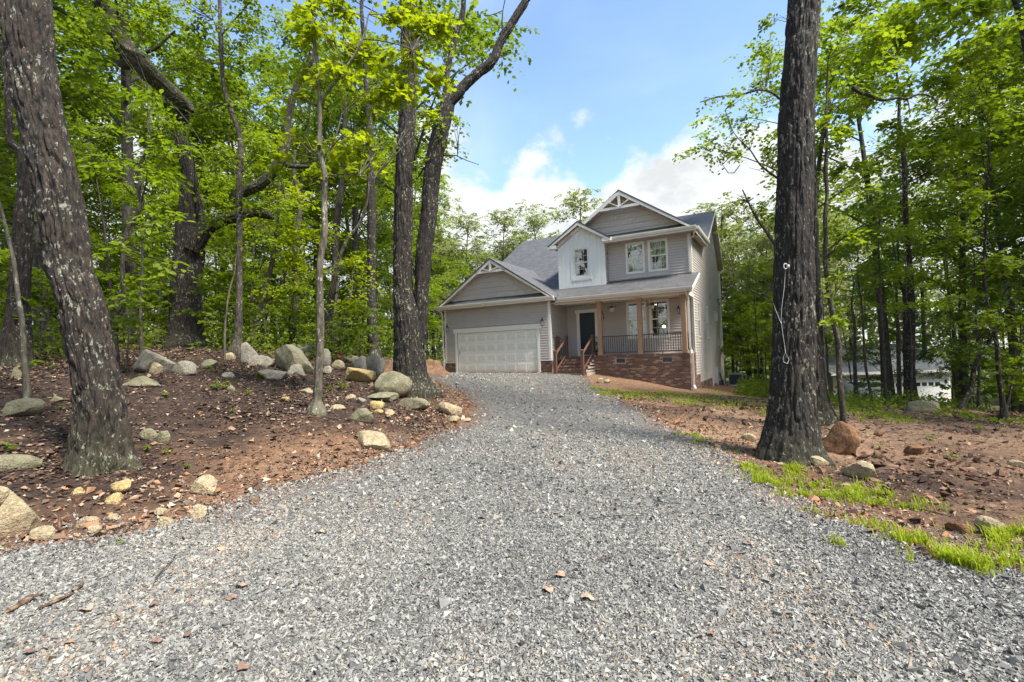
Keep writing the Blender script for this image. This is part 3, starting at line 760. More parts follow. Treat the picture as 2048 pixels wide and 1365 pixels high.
# front door
fd = MB().box(6.30, 7.14, 2.13, 2.17, .79, 2.94).build('front_door', M['navy'], house)
for r_, (z0, z1) in enumerate(((.92, 1.45), (1.60, 2.35), (2.48, 2.82))):
    for c in range(2):
        mb = MB().box(6.39 + c * .36, 6.69 + c * .36, 2.118, 2.132, z0, z1); mb.build('door_panel', M['navy'], fd)
MB().box(7.05, 7.09, 2.07, 2.13, 1.72, 1.86).build('door_handle', M['blackmetal'], fd)
dt = MB(); dt.box(6.14, 6.30, 2.06, 2.18, .742, 2.96); dt.box(7.14, 7.30, 2.06, 2.18, .742, 2.96); dt.box(6.07, 7.36, 2.05, 2.18, 2.95, 3.12); dt.box(6.2, 7.22, 2.04, 2.18, .742, .79)
dt.build('door_trim', M['trim'], house)

# roofs
def roof(name, polys, mat=None, th=.07, sc=1.0):
    """slabs; uv = distance along eave / up the slope, so shingle rows follow the eave"""
    mb = MB(); uv = []
    for P in polys:
        P = np.asarray(P, float); n = np.cross(P[1] - P[0], P[2] - P[0]); n /= np.linalg.norm(n)
        if n[2] < 0: P = P[::-1]; n = -n
        mb.prism(P, -n * th)
    me = mb.mesh(name, mat or M['shingle']); ul = me.uv_layers.new(name='uv')
    for p in me.polygons:
        n = np.array(p.normal); h = np.cross((0, 0, 1), n); 
        if np.linalg.norm(h) < .05: h = np.array([1.0, 0, 0])
        h /= np.linalg.norm(h); s = np.cross(n, h)
        for li in p.loop_indices:
            c = np.array(me.vertices[me.loops[li].vertex_index].co); ul.data[li].uv = (c @ h, c @ s)
    return link(name, me, house)
MR = lambda v: 9.09 - SL * (9.34 - v)
PR = lambda v: 3.57 + .41 * v
GR = lambda u: 5.95 - .657 * abs(u - 2.46)
roof('main_roof', [[(-.73, 9.34, 9.09), (-.73, 1.22, MR(1.22)), (2.46, 4.47, MR(4.47)), (4.74, 2.15, MR(2.15)), (5.45, 2.15, MR(2.15)), (5.45, 9.34, 9.09)],
                   [(5.45, 9.34, 9.09), (5.45, 5.19, MR(5.19)), (12.25, 5.19, MR(5.19)), (12.25, 9.34, 9.09)]])
roof('rear_roof', [[(-.73, 9.34, 9.09), (12.25, 9.34, 9.09), (12.25, 12.45, 5.98), (-.73, 12.45, 5.98)]])
roof('cross_gable_roof', [[(8.78, 1.52, 8.82), (12.30, 1.52, 6.43), (12.30, 5.22, 6.43), (8.78, 8.92, 8.82)], [(8.78, 1.52, 8.82), (8.78, 8.92, 8.82), (5.26, 5.22, 6.43), (5.26, 1.75, 6.43)]])
roof('garage_gable_roof', [[(2.46, -.42, 5.95), (6.06, -.42, 3.585), (6.06, 0, 3.585), (4.74, 2.15, 4.45), (2.46, 4.47, 5.95)], [(2.46, -.42, 5.95), (2.46, 4.47, 5.95), (-.73, 1.22, 3.855), (-1.13, 1.2, 3.59), (-1.13, -.42, 3.59)],
                          [(-.73, 1.2, 3.853), (-.73, 12, 3.853), (-1.13, 12, 3.59), (-1.13, 1.2, 3.59)]])
roof('porch_roof', [[(4.74, 2.15, 4.453), (6.06, 0, 3.572), (12.25, 0, 3.572), (12.25, 2.15, 4.453)]])
roof('dormer_roof', [[(6.67, 1.30, 7.58), (8.36, 1.30, 6.49), (8.36, 2.3, 6.49), (6.67, 3.6, 7.58)], [(6.67, 1.30, 7.58), (6.67, 4.5, 7.58), (4.98, 4.6, 6.49), (4.98, 1.30, 6.49)]])
roof('garage_pent_roof', [[(-.85, -.42, 3.67), (5.78, -.42, 3.67), (5.5, 0.0, 3.95), (-.6, 0.0, 3.95)]], th=.03)
roof('cross_gable_pent_roof', [[(7.9, 1.50, 6.50), (12.05, 1.50, 6.50), (11.75, 2.1, 6.80), (7.9, 2.1, 6.80)]], th=.03)
# gable walls of shake courses
def shake_gable(name, v, uc, half, wb, apex, course=.285, lft=None):
    mb = MB(); mb.prism([(uc - half, v + .02, wb), (uc + half, v + .02, wb), (uc, v + .02, apex)], (0, .08, 0)); g = mb.build(name, M['siding'], house)
    sl = (apex - wb) / half; z = wb
    while z < apex - .1:
        z1 = min(z + course, apex - .02); hw_ = (apex - (z + z1) / 2) / sl - .01; c = MB(); s = uc - hw_
        if lft: s = max(s, lft)
        c.box(s, uc + hw_, v - .006, v + .02, z, z1)
        while s < uc + hw_:
            wdt = min(random.uniform(.10, .2), uc + hw_ - s)
            if wdt > .03:
                q = random.uniform(.040, .048); zz = z + random.uniform(0, .01); c.add([(s + .003, v - .006, zz), (s + wdt - .003, v - .006, zz), (s + wdt - .003, v - q, zz), (s + .003, v - q, zz), (s + .003, v - .006, z1), (s + wdt - .003, v - .006, z1), (s + wdt - .003, v - .010, z1), (s + .003, v - .010, z1)], [(0, 3, 2, 1), (4, 5, 6, 7), (3, 7, 6, 2), (0, 1, 5, 4), (0, 4, 7, 3), (1, 2, 6, 5)][::1])
            s += wdt
        c.build('shake_course', M['siding'], g); z += course
shake_gable('garage_gable', .0, 2.46, 2.98, 3.90, 5.83)
shake_gable('cross_gable', 2.1, 8.78, 3.02, 6.62, 8.67)
# rake boards, soffits, eaves
def rake(name, v, uc, ua, wa, apex, ph=.20, depth=.5, both=True, ub=None, wb=None):
    f = MB()
    for (u, w) in ((ua, wa), (ub if ub is not None else 2 * uc - ua, wb if wb is not None else wa)):
        sgn = 1 if u > uc else -1
        P = [(uc, v, apex - .02), (u, v, w - .02), (u, v, w - .02 - ph), (uc, v, apex - .02 - ph * 1.16)]
        f.prism(P, (0, .03, 0))
    o = f.build(name, M['trim'], house)
    return o
rake('garage_rake_board', -.40, 2.46, -1.12, 3.63, 5.92, .17)
rake('cross_gable_rake_board', 1.53, 8.78, 12.29, 6.46, 8.79, .18, ub=6.2, wb=6.46 + (12.29 - 8.78 - 2.58) * .664)
rake('dormer_rake_board', 1.31, 6.67, 5.0, 6.52, 7.56, .17)
sf = MB()
def soffit_slope(v0, v1, uc, ua, wa, apex, drop=.10):
    for u in (ua, 2 * uc - ua):
        sf.prism([(uc, v0, apex - drop), (u, v0, wa - drop), (u, v1, wa - drop), (uc, v1, apex - drop)], (0, 0, -.02))
soffit_slope(-.37, .0, 2.46, 5.9, 3.69, 5.95, .15); soffit_slope(1.56, 2.1, 8.78, 12.1, 6.55, 8.80, .15); soffit_slope(1.34, 1.63, 6.67, 8.2, 6.60, 7.58, .12)
sf.box(-1.1, 5.95, -.40, .0, 3.46, 3.48); sf.box(7.9, 12.28, 1.55, 2.1, 6.28, 6.30); sf.box(11.93, 12.28, 2.1, 5.0, 6.16, 6.18)
sf.box(5.62, 12.2, .05, .5, 3.38, 3.395)
sf.prism([(11.94, 5.1, MR(5.1) - .09), (12.22, 5.1, MR(5.1) - .09), (12.22, 9.34, 9.0), (11.94, 9.34, 9.0)], (0, 0, -.02))
sf.prism([(11.94, 12.4, 5.93), (12.22, 12.4, 5.93), (12.22, 9.34, 8.99), (11.94, 9.34, 8.99)], (0, 0, -.02))
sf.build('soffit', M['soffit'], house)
fa = MB()
for (a, b) in (((12.235, 5.1, MR(5.1) - .10), (12.235, 9.34, 9.0)), ((12.235, 9.34, 9.0), (12.235, 12.45, 5.89))):
    a = np.array(a); b = np.array(b); fa.prism([a + (0, 0, .07), b + (0, 0, .07), b - (0, 0, .10), a - (0, 0, .10)], (.025, 0, 0))
for (a, b) in (((-.755, 1.3, MR(1.3) - .10), (-.755, 9.34, 9.0)), ((-.755, 9.34, 9.0), (-.755, 12.45, 5.89))):
    a = np.array(a); b = np.array(b); fa.prism([a + (0, 0, .07), b + (0, 0, .07), b - (0, 0, .10), a - (0, 0, .10)], (.025, 0, 0))
a = np.array((12.235, 0, 3.49)); b = np.array((12.235, 2.15, 4.37)); fa.prism([a + (0, 0, .07), b + (0, 0, .07), b - (0, 0, .08), a - (0, 0, .08)], (.03, 0, 0))
fa.build('rake_fascia', M['trim'], house)
def gutter(name, a, b, axis):
    mb = MB(); h, d = .13, .12
    prof = [(0, 0), (0, h), (-d, h), (-d, h - .03), (-d + .03, .02), (-d + .05, 0)]
    (u0, v0, w0), (u1, v1, w1) = a, b
    if axis == 'u': mb.prism([(u0, v0 + p, w0 + q) for p, q in prof], (u1 - u0, 0, 0))
    else: mb.prism([(u0 - p, v0, w0 + q) for p, q in prof], (0, v1 - v0, 0))
    mb.build(name, M['gutter'], house)
gutter('gutter', (-1.13, -.41, 3.53), (6.02, -.41, 3.53), 'u')
gutter('gutter', (6.03, -.02, 3.43), (12.27, -.02, 3.43), 'u')
gutter('gutter', (7.98, 1.49, 6.35), (12.30, 1.49, 6.35), 'u')
gutter('gutter', (12.29, 1.40, 6.30), (12.29, 5.15, 6.30), 'v')
fc = MB(); fc.box(-1.08, 5.98, -.405, -.37, 3.46, 3.66); fc.box(5.9, 12.22, -.015, .02, 3.37, 3.56); fc.box(7.9, 12.2, 1.495, 1.53, 6.28, 6.48); fc.box(12.255, 12.285, 1.5, 5.1, 6.16, 6.42); fc.build('eave_fascia', M['trim'], house)
bm = MB(); bm.box(5.64, 11.95, .48, .66, 3.30, 3.40); bm.box(11.80, 11.96, .66, 2.06, 3.30, 3.42); bm.prism([(11.95, .0, 3.56), (11.95, 2.1, 4.43), (11.95, 2.1, 3.4), (11.95, .0, 3.38)], (-.06, 0, 0)); bm.build('porch_beam', M['trim'], house)
# gable truss ornaments
def truss(v, uc, w0, half, sl, apex):
    t = MB(); t.box(uc - half, uc + half, v, v + .05, w0, w0 + .12); t.box(uc - .06, uc + .06, v + .005, v + .045, w0 + .12, apex - .2)
    for s in (-1, 1):
        e = s * half * .50; t.bar((uc + s * .03, v + .025, w0 + .10), (uc + e, v + .025, apex - abs(e) * sl - .21), .04, .10, (0, 1, 0))
    t.build('gable_truss', M['trim'], house)
truss(-.40, 2.46, 5.19, .93, .657, 5.93); truss(1.535, 8.78, 7.88, 1.0, .67, 8.80)
# dormer
dm = MB(); dm.prism([(5.41, 1.66, 6.18), (7.94, 1.66, 6.18), (7.94, 1.66, 6.66), (6.67, 1.66, 7.46), (5.41, 1.66, 6.66)], (0, .02, 0)).box(5.41, 7.94, 1.66, 1.68, 4.15, 4.82).box(5.41, 6.30, 1.66, 1.68, 4.82, 6.18).box(7.03, 7.94, 1.66, 1.68, 4.82, 6.18); dmo = dm.build('dormer_wall', M['white'], house)
wd = (6.30, 7.03, 4.82, 6.18); nb = 13
for i in range(nb):
    u0 = 5.41 + i * (2.53 / nb); u1 = u0 + 2.53 / nb - .007; c = (u0 + u1) / 2
    topw = 7.42 - .64 * abs(c - 6.67)
    for z0, z1 in (((4.23, topw),) if (u1 < 6.12 or u0 > 7.20) else ((4.23, 4.62), (6.36, topw))):
        MB().box(u0, u1, 1.635, 1.662, z0, z1).build('batten_panel', M['white'], dmo)
MB().box(6.12, 6.22, 1.62, 1.66, 4.62, 6.36).box(7.11, 7.21, 1.62, 1.66, 4.62, 6.36).box(6.22, 7.11, 1.62, 1.66, 6.25, 6.36).box(6.22, 7.11, 1.62, 1.66, 4.62, 4.75).build('window_surround', M['white'], dmo)
MB().box(6.10, 7.23, 1.618, 1.632, 4.535, 4.552).build('flashing', M['greymetal'], dmo)
window('u', 1.665, -1, *wd, trim=.07)
MB().box(6.25, 7.1, 1.78, 1.80, 4.75, 6.25).build('dark_blind', M['dark'], house)  # dark sheet added behind the dormer panes in place of a dim interior
dw = MB(); dw.box(7.86, 7.93, 1.68, 2.1, 4.2, 6.5); dw.box(5.42, 5.49, 1.68, 2.4, 4.1, 6.5); dwo = dw.build('dormer_side_wall', M['siding'], house)
siding(dwo, 'v', 7.93, 1, 1.68, 2.07, 4.36, 6.4)
siding(dwo, 'v', 5.42, -1, 1.68, 2.4, 4.36, 6.4)
MB().box(4.98, 5.42, 1.32, 1.66, 6.33, 6.50).build('boxed_eave', M['trim'], house); MB().box(7.93, 8.38, 1.32, 1.66, 6.33, 6.50).build('boxed_eave', M['trim'], house)
# porch columns, rails
for u0 in (7.83, 9.73, 11.66):
    c = MB().box(u0, u0 + .20, .46, .66, .742, 3.30).build('porch_column', M['cedar'], house)
    MB().box(u0 - .02, u0 + .22, .44, .68, .742, .90).build('base_trim', M['cedar'], c)
    MB().box(u0 - .02, u0 + .22, .44, .68, 3.16, 3.30).build('cap_trim', M['cedar'], c)
def rail(p0, p1, n, top0, bot0, top1=None, bot1=None, name='porch_railing'):
    (u0, v0), (u1, v1) = p0, p1; top1 = top0 if top1 is None else top1; bot1 = bot0 if bot1 is None else bot1
    r_ = MB().bar((u0, v0, top0), (u1, v1, top1), .09, .045).bar((u0, v0, bot0), (u1, v1, bot1), .05, .06).build(name, M['brownwood'], house)
    if n > 0:
        for i in range(n):
            t = (i + .7) / (n + .4); u, v = u0 + (u1 - u0) * t, v0 + (v1 - v0) * t
            MB().box(u - .01, u + .01, v - .01, v + .01, bot0 + (bot1 - bot0) * t, top0 + (top1 - top0) * t).build('baluster', M['blackmetal'], r_)
    return r_
r1 = rail((8.03, .56), (9.73, .56), 16, 1.62, .85); r2_ = rail((9.93, .56), (11.66, .56), 16, 1.63, .85)
for rr, u in ((r1, 8.9), (r2_, 10.8)): MB().box(u - .02, u + .02, .54, .58, .742, .83).build('rail_foot', M['brownwood'], rr)
rail((11.78, .66), (11.78, 2.04), 12, 1.63, .85); rail((7.55, .56), (7.83, .56), 2, 1.62, .85); rail((5.72, .50), (6.12, .50), 3, 1.62, .85)
def newel(u, v, z0, z1):
    c = MB().box(u - .065, u + .065, v - .065, v + .065, z0, z1).build('newel_post', M['brownwood'], house)
    k = MB(); k.box(u - .085, u + .085, v - .085, v + .085, z1, z1 + .025); s = .065
    k.add([(u - s, v - s, z1 + .025), (u + s, v - s, z1 + .025), (u + s, v + s, z1 + .025), (u - s, v + s, z1 + .025), (u, v, z1 + .07)], [(0, 1, 4), (1, 2, 4), (2, 3, 4), (3, 0, 4)]); k.build('post_cap', M['brownwood'], c)
for u in (6.2, 7.54): newel(u, -.88, -.15, .98); newel(u, .50, .70, 1.70); rail((u, -.82), (u, .44), 9, .86, .12, 1.60, .84, 'stair_railing')
newel(5.74, .50, .70, 1.70)
# downspouts and pipes
def pipe(name, pts, w, d, mat):
    mb = MB()
    for a, b in zip(pts[:-1], pts[1:]): mb.bar(a, b, w, d, (0, 1, 0) if abs(b[2] - a[2]) > .05 and abs(b[1] - a[1]) < abs(b[2] - a[2]) else (0, 0, 1))
    return mb.build(name, mat, house)
pipe('downspout', [(11.98, -.08, 3.45), (11.98, -.06, 3.38), (12.0, .38, 3.05), (12.0, .38, .98), (12.05, .38, .85), (12.10, .28, .72), (12.10, .36, -.66), (12.2, .12, -.80)], .075, .055, M['gutter'])
pipe('downspout', [(12.30, 12.2, 5.95), (12.02, 12.12, 5.7), (12.02, 12.12, -1.35), (12.12, 11.95, -1.42)], .08, .06, M['gutter'])
pipe('downspout', [(-1.0, -.40, 3.5), (-.92, -.1, 3.3), (-.90, -.06, .1), (-.98, -.2, .0)], .07, .05, M['gutter'])
pipe('downspout', [(12.25, 1.5, 6.32), (12.1, 1.9, 6.1), (11.88, 2.02, 6.0), (11.88, 2.02, 4.5)], .07, .05, M['gutter'])
pipe('vent_pipe', [(12.0, 8.95, -1.5), (12.0, 8.95, -.18)], .12, .10, M['gutter'])
pipe('vent_pipe', [(11.99, 7.25, -1.5), (11.99, 7.25, -.62)], .08, .05, M['white'])
MB().box(11.92, 12.02, 9.75, 10.05, -.85, -.6).build('meter_box', M['greymetal'], house)
pipe('refrigerant_line', [(12.0, 10.3, -.55), (12.06, 10.35, -1.0), (12.2, 10.6, -1.35), (12.45, 10.8, -1.40)], .05, .05, M['blackmetal'])
MB().lathe([(0.001, .0), (.07, .0), (.08, .05), (.05, .08)], (0, 0, 0), 10)
MB().box(11.94, 12.0, 7.6, 7.74, 3.66, 3.88).build('dryer_vent', M['soffit'], house)
MB().box(11.93, 11.99, 2.95, 3.25, -.25, .0).build('hose_bib_plate', M['white'], house) if False else None
# lanterns
def lantern(u, v, w, sgn=-1):
    l = MB().box(u - .06, u + .06, v - .02, v, w - .14, w + .16).build('wall_lantern', M['white'], house)
    a = MB(); a.tube([(u, v - .01, w + .02), (u, v - .10, w + .13), (u, v - .15, w + .06)], .012, 6); a.lathe([(.012, w + .20), (.03, w + .12), (.075, w + .05), (.08, w + .03), (.02, w + .03)], (u, v - .15, 0), 8)
    for k in range(4):
        x, y = (.05 if k % 2 else -.05), (.05 if k > 1 else -.05); a.bar((u + x, v - .15 + y, w + .04), (u + x * .8, v - .15 + y * .8, w - .20), .012, .012)
    a.box(u - .05, u + .05, v - .20, v - .10, w - .22, w - .20); a.build('lantern_cage', M['blackmetal'], l)
    MB().box(u - .035, u + .035, v - .185, v - .115, w - .19, w + .02).build('lantern_glass', M['glasslamp'], l)
lantern(-.57, 0, 2.49); lantern(5.23, 0, 2.49); lantern(7.60, 2.08, 2.78); lantern(11.30, 2.08, 2.78)
MB().box(8.55, 8.62, 2.06, 2.1, 1.15, 1.27).build('outlet_cover', M['greymetal'], house)
# dining light inside
for i in range(5):
    a = i * 2 * math.pi / 5
    b = MB().lathe([(.001, -.05), (.045, -.02), (.05, .03), (.001, .06)], (10.3 + .28 * math.cos(a), 4.4 + .28 * math.sin(a), 2.12), 8)
    if i == 0: ch = MB().tube([(10.3, 4.4, 2.25), (10.3, 4.4, 3.38)], .012, 6).lathe([(.001, 2.2), (.30, 2.2), (.30, 2.23), (.001, 2.23)], (10.3, 4.4, 0), 12).build('chandelier', M['blackmetal'], house)
    b.build('bulb', M['bulb'], ch)
for u, v in ((8.9, 4.0), (9.5, 5.2), (10.9, 3.4)): MB().lathe([(.001, 3.385), (.07, 3.385), (.07, 3.39)], (u, v, 0), 12).build('ceiling_light', M['bulb'], house)
# ---------------------------------------------------------------- leaves and crowns
def unit(a): return a / (np.linalg.norm(a, axis=-1, keepdims=True) + 1e-9)
MAPLE = np.array([(0, 0), (.16, .04), (.40, -.02), (.30, .18), (.52, .42), (.26, .46), (.22, .66), (0, 1.0)])   # half outline of a lobed leaf
def leaves_np(B, D, N, S, kind):
    """leaf blades: base B, direction D, normal N, length S"""
    D = unit(D); W = unit(np.cross(D, N)); N = np.cross(W, D); S = S[:, None]; n = len(B)
    if kind == 'quad':
        V = np.stack([B, B + D * S * .5 + W * S * .33 + N * S * .06, B + D * S, B + D * S * .5 - W * S * .33 + N * S * .06], 1)
        Fs = np.array([[0, 1, 2], [0, 2, 3]])
    elif kind == 'oval':
        V = np.stack([B, B + D * S * .28 + W * S * .24 + N * S * .05, B + D * S * .68 + W * S * .24 + N * S * .03, B + D * S - N * S * .08,
                      B + D * S * .68 - W * S * .24 + N * S * .03, B + D * S * .28 - W * S * .24 + N * S * .05], 1)
        Fs = np.array([[0, 1, 2, 3], [0, 3, 4, 5]])
    else:
        pts = [B + D * S * (y * 1.0) for x, y in MAPLE[:1]]
        for x, y in MAPLE[1:-1]: pts.append(B + D * S * y + W * S * x + N * S * (.10 * x))
        pts.append(B + D * S - N * S * .08)
        for x, y in MAPLE[1:-1][::-1]: pts.append(B + D * S * y - W * S * x + N * S * (.10 * x))
        V = np.stack(pts, 1); k = len(MAPLE)
        Fs = [[0, 1, 2, 3], [0, 3, 4, 5], [0, 5, 6, 7], [0, 7, 8, 9], [0, 9, 10, 11], [0, 11, 12, 13]]
        Fs = np.array(Fs)
    k = V.shape[1]
    return V.reshape(-1, 3), (np.arange(n)[:, None, None] * k + Fs[None]).reshape(-1, Fs.shape[1]), k
def sprays_np(P, T, L, k, size, kind, g, flat=.75, droop=.35):
    """k leaves along both sides of each twig"""
    n = len(P); t = (np.arange(k) + .5) / k; T = unit(T)
    up = unit(np.array([0, 0, 1.0]) * flat + g.normal(0, 1 - flat, (n, 3)) * .8)
    side = unit(np.cross(T, up)); nrm = np.cross(side, T); nrm *= np.sign(nrm[:, 2:3] + 1e-9)
    B = P[:, None] + T[:, None] * (L[:, None] * t)[..., None] + np.array([0, 0, -1.0]) * (droop * L[:, None] * t ** 2)[..., None]
    sg = np.where(np.arange(k) % 2 == 0, 1, -1)[None, :, None]
    D = T[:, None] * g.uniform(.3, .9, (n, k, 1)) + side[:, None] * sg * g.uniform(.6, 1.1, (n, k, 1)) + g.normal(0, .22, (n, k, 3)) - np.array([0, 0, .25])
    B = B + g.normal(0, .06, B.shape) * L[:, None, None]
    Nn = nrm[:, None] + g.normal(0, .32, (n, k, 3))
    S = size * g.uniform(.6, 1.25, (n, k))
    tone = np.clip(g.normal(.5, .16, (n, 1)) + g.normal(0, .14, (n, k)), 0, 1)
    V, Fa, kk = leaves_np(B.reshape(-1, 3), D.reshape(-1, 3), Nn.reshape(-1, 3), S.ravel(), kind)
    return V, Fa, np.repeat(tone.ravel(), kk)
def blob_points(c, r, n, g, lumps=7):
    """points in an ellipsoid broken into lumps, with bias to the outside"""
    c = np.asarray(c, float); r = np.asarray(r, float)
    q = unit(g.normal(size=(lumps, 3))) * g.uniform(.25, .72, (lumps, 1)); q[:, 2] *= .9
    w = g.integers(0, lumps, n); d = unit(g.normal(size=(n, 3))) * (g.uniform(0, 1, (n, 1)) ** .55) * .52
    d[:, 2] *= .75
    p = q[w] + d
    return c + p * r, unit(d * r + p * r * .6 + g.normal(0, .25, (n, 3)) * r.min())
def crown_np(blobs, size, kind, seed, lai=1.7, k=12, L=.6, flat=.75):
    g = np.random.default_rng(seed); Vs = []; Fs = []; Ts = []; off = 0
    for c, r in blobs:
        A = math.pi * r[0] * r[2]; nl = lai * A / (.42 * size * size); n = max(6, int(nl / k))
        P, T = blob_points(c, r, n, g, lumps=max(4, int(3 + A * .7))); T[:, 2] *= .45
        LL = g.uniform(.6, 1.3, n) * L; P = P - unit(T) * LL[:, None] * .5
        V, Fa, t = sprays_np(P, T, LL, k, size, kind, g, flat)
        Vs.append(V); Fs.append(Fa + off); Ts.append(t); off += len(V)
    return np.concatenate(Vs), np.concatenate(Fs), np.concatenate(Ts)

# ---------------------------------------------------------------- trunks
def smooth_path(pts, rad, step):
    P = np.asarray(pts, float); R = np.asarray(rad, float); s = np.concatenate([[0], np.cumsum(np.linalg.norm(np.diff(P, axis=0), axis=1))])
    n = max(4, int(s[-1] / step)); q = np.linspace(0, s[-1], n)
    def herm(y):
        m_ = np.gradient(y, s, axis=0); i = np.clip(np.searchsorted(s, q, 'right') - 1, 0, len(s) - 2); h = s[i + 1] - s[i]; t = (q - s[i]) / h
        if y.ndim == 2: t = t[:, None]; h = h[:, None]
        return (2 * t ** 3 - 3 * t ** 2 + 1) * y[i] + (t ** 3 - 2 * t ** 2 + t) * h * m_[i] + (-2 * t ** 3 + 3 * t ** 2) * y[i + 1] + (t ** 3 - t ** 2) * h * m_[i + 1]
    return herm(P), np.maximum(herm(R), .004), q
def bark_tube(pts, rad, sides, step, furrow=0.0, seed=0, flare=0.0, top_step=None, cell=1.0):
    P, R, q = smooth_path(pts, rad, step)
    V, Q = tube_np(P, R, sides); V = V.reshape(len(P), sides, 3)
    if furrow > 0 or flare > 0:
        C = P[:, None]; dirn = unit(V - C); a = np.linspace(0, 2 * np.pi, sides, endpoint=False)
        disp = np.zeros(V.shape[:2])
        X = np.cos(a)[None] * R[:, None]; Y = np.sin(a)[None] * R[:, None]; Zq = np.broadcast_to(q[:, None], X.shape)
        if furrow > 0:
            wx = (fbm(np.stack([X * 2, Y * 2, Zq * 1.2], -1), seed + 5, 3) - .5) * .10
            fr = 21.0 * cell
            n1 = vnoise(np.stack([(X + wx) * fr, (Y + wx) * fr, Zq * 3.0 * cell], -1), seed); n2 = vnoise(np.stack([X * fr * 2.1, Y * fr * 2.1, Zq * 9 * cell], -1), seed + 1)
            g1 = np.clip(np.abs(2 * n1 - 1) * 1.9, 0, 1) ** .8; g2 = np.clip(np.abs(2 * n2 - 1) * 2.4, 0, 1)
            disp += furrow * 1.35 * (g1 * .75 + g2 * .25 - .7) * (.6 + .5 * n2)
            disp += (fbm(np.stack([X * 1.6, Y * 1.6, Zq * .8], -1), seed + 7, 3) - .5) * R[:, None] * .12
        if flare > 0:
            lob = (.5 + .5 * np.cos(a * 5 + seed)) * .6 + (.5 + .5 * np.cos(a * 3 + 2.1 * seed)) * .4
            hq = np.exp(-np.clip(q - .25, 0, 99) / .20)[:, None]; disp += flare * .55 * R[:, None] * hq * (lob[None] ** 2)
        V = V + dirn * disp[..., None]
    return V.reshape(-1, 3), Q
class TubeSet:
    def __init__(s): s.V = []; s.Q = []; s.n = 0
    def add(s, V, Q): s.V.append(V); s.Q.append(Q + s.n); s.n += len(V); return s
    def mesh(s, name, mat): return mesh_np(name, np.concatenate(s.V), [np.concatenate(s.Q)], mat, True)

def traced(path, d, extend=None):
    """path of (px,py,width px) measured on the photo -> points and radii at depth d (or depth per point)"""
    pts = []; rad = []
    for i, (x, y, w) in enumerate(path):
        dd = d[i] if isinstance(d, (list, tuple)) else d
        pts.append(at(x, y, dd)); rad.append(wid(x, w, dd) / 2)
    return pts, rad
SH = 2654
def tree(name, label, path, d, bark, sides=24, step=.12, furrow=0.0, flare=.0, limbs=(), blobs=(), leafm='leaf_mid', size=.12, kind='quad', lai=1.7, k=12, L=.6, group=None,
         up=0.0, upr=.4, cell=1.0, cat='tree', lean=(0, 0), crownname='crown', flat=.75, sink=.25):
    pts, rad = traced(path, d); base = pts[0].copy()
    gz = Hs(base[0], base[1]); shift = gz - base[2] if abs(gz - base[2]) < .4 else 0
    pts = [base * [1, 1, 0] + [0, 0, min(gz, base[2]) - sink]] + pts; rad = [rad[0] * (1.05)] + rad
    if up > 0:
        t = unit(pts[-1] - pts[-2]); t = unit(t * .6 + np.array([lean[0], lean[1], 1.0])); top = pts[-1]; r = rad[-1]
        for f in (.35, .7, 1.0): pts.append(top + t * up * f + np.array([random.uniform(-.1, .1), random.uniform(-.1, .1), 0]) * up * .3); rad.append(r * (1 - (1 - upr) * f))
    root = thing(name, label, cat, tuple(base * [1, 1, 0] + [0, 0, gz]), group=group); o3 = np.array(root.location)
    sd_ = random.randint(1, 9999); ts = TubeSet(); V, Q = bark_tube(np.array(pts) - o3, rad, sides, step, furrow, sd_ % 97, flare, cell=cell); ts.add(V, Q)
    link('trunk', ts.mesh('trunk', M[bark]), root)
    if limbs or blobs:
        tb = TubeSet(); any_ = False
        for lp in limbs:
            ld = d if not isinstance(d, (list, tuple)) else d[-1]
            if isinstance(lp, dict): ld = lp['d']; lp = lp['p']
            p, r = traced(lp, ld); big = max(r) > .06
            V, Q = bark_tube(np.array(p) - o3, r, (60 if furrow > .02 else 14) if big else 6, .06 if big else .2, furrow * .8 if big else 0, sd_ % 97 + 3, cell=cell); link('branch', mesh_np('branch', V, [Q], M[bark], True), root)
        bl = []
        for (x, y, rx, ry, bd) in blobs:
            c = at(x, y, bd) - o3; r = (rx * bd / F, max(rx, ry) * bd / F * .8, ry * bd / F); bl.append((c, r))
            # twigs from the nearest trunk point into the clump
            tp = np.array(pts + [q for lp in limbs for q in traced(lp['p'] if isinstance(lp, dict) else lp, lp['d'] if isinstance(lp, dict) else (d if not isinstance(d, (list, tuple)) else d[-1]))[0]]) - o3; j = int(np.argmin(np.linalg.norm(tp - (c - np.array([0, 0, r[2] * .8])), axis=1))); s0 = tp[j]
            for q_ in range(3):
                e = c + np.array([random.uniform(-.7, .7) * r[0], random.uniform(-.7, .7) * r[1], random.uniform(-.4, .6) * r[2]]); mid = s0 * .45 + e * .55 + np.array([0, 0, random.uniform(0, .25) * np.linalg.norm(e - s0) * .4])
                rr = min((rad[j] if j < len(rad) else .05) * .35, .006 + .004 * np.linalg.norm(e - s0)); m2 = mid * .5 + e * .5 + np.array([random.uniform(-.1, .1), random.uniform(-.1, .1), .06]) * np.linalg.norm(e - s0); V, Q = bark_tube([s0, mid, m2, e], [rr, rr * .7, rr * .45, rr * .2], 5, .2); tb.add(V, Q); any_ = True
        if any_: tag(link('twigs', tb.mesh('twigs', M[bark]), root), kind='stuff')
        if bl:
            V, Fa, t = crown_np(bl, size, kind, sd_, lai, k, L, flat); link(crownname, mesh_np('crown', V, [Fa], M[leafm], False, {'tone': t}), root)
    return root

def B(*a): return a
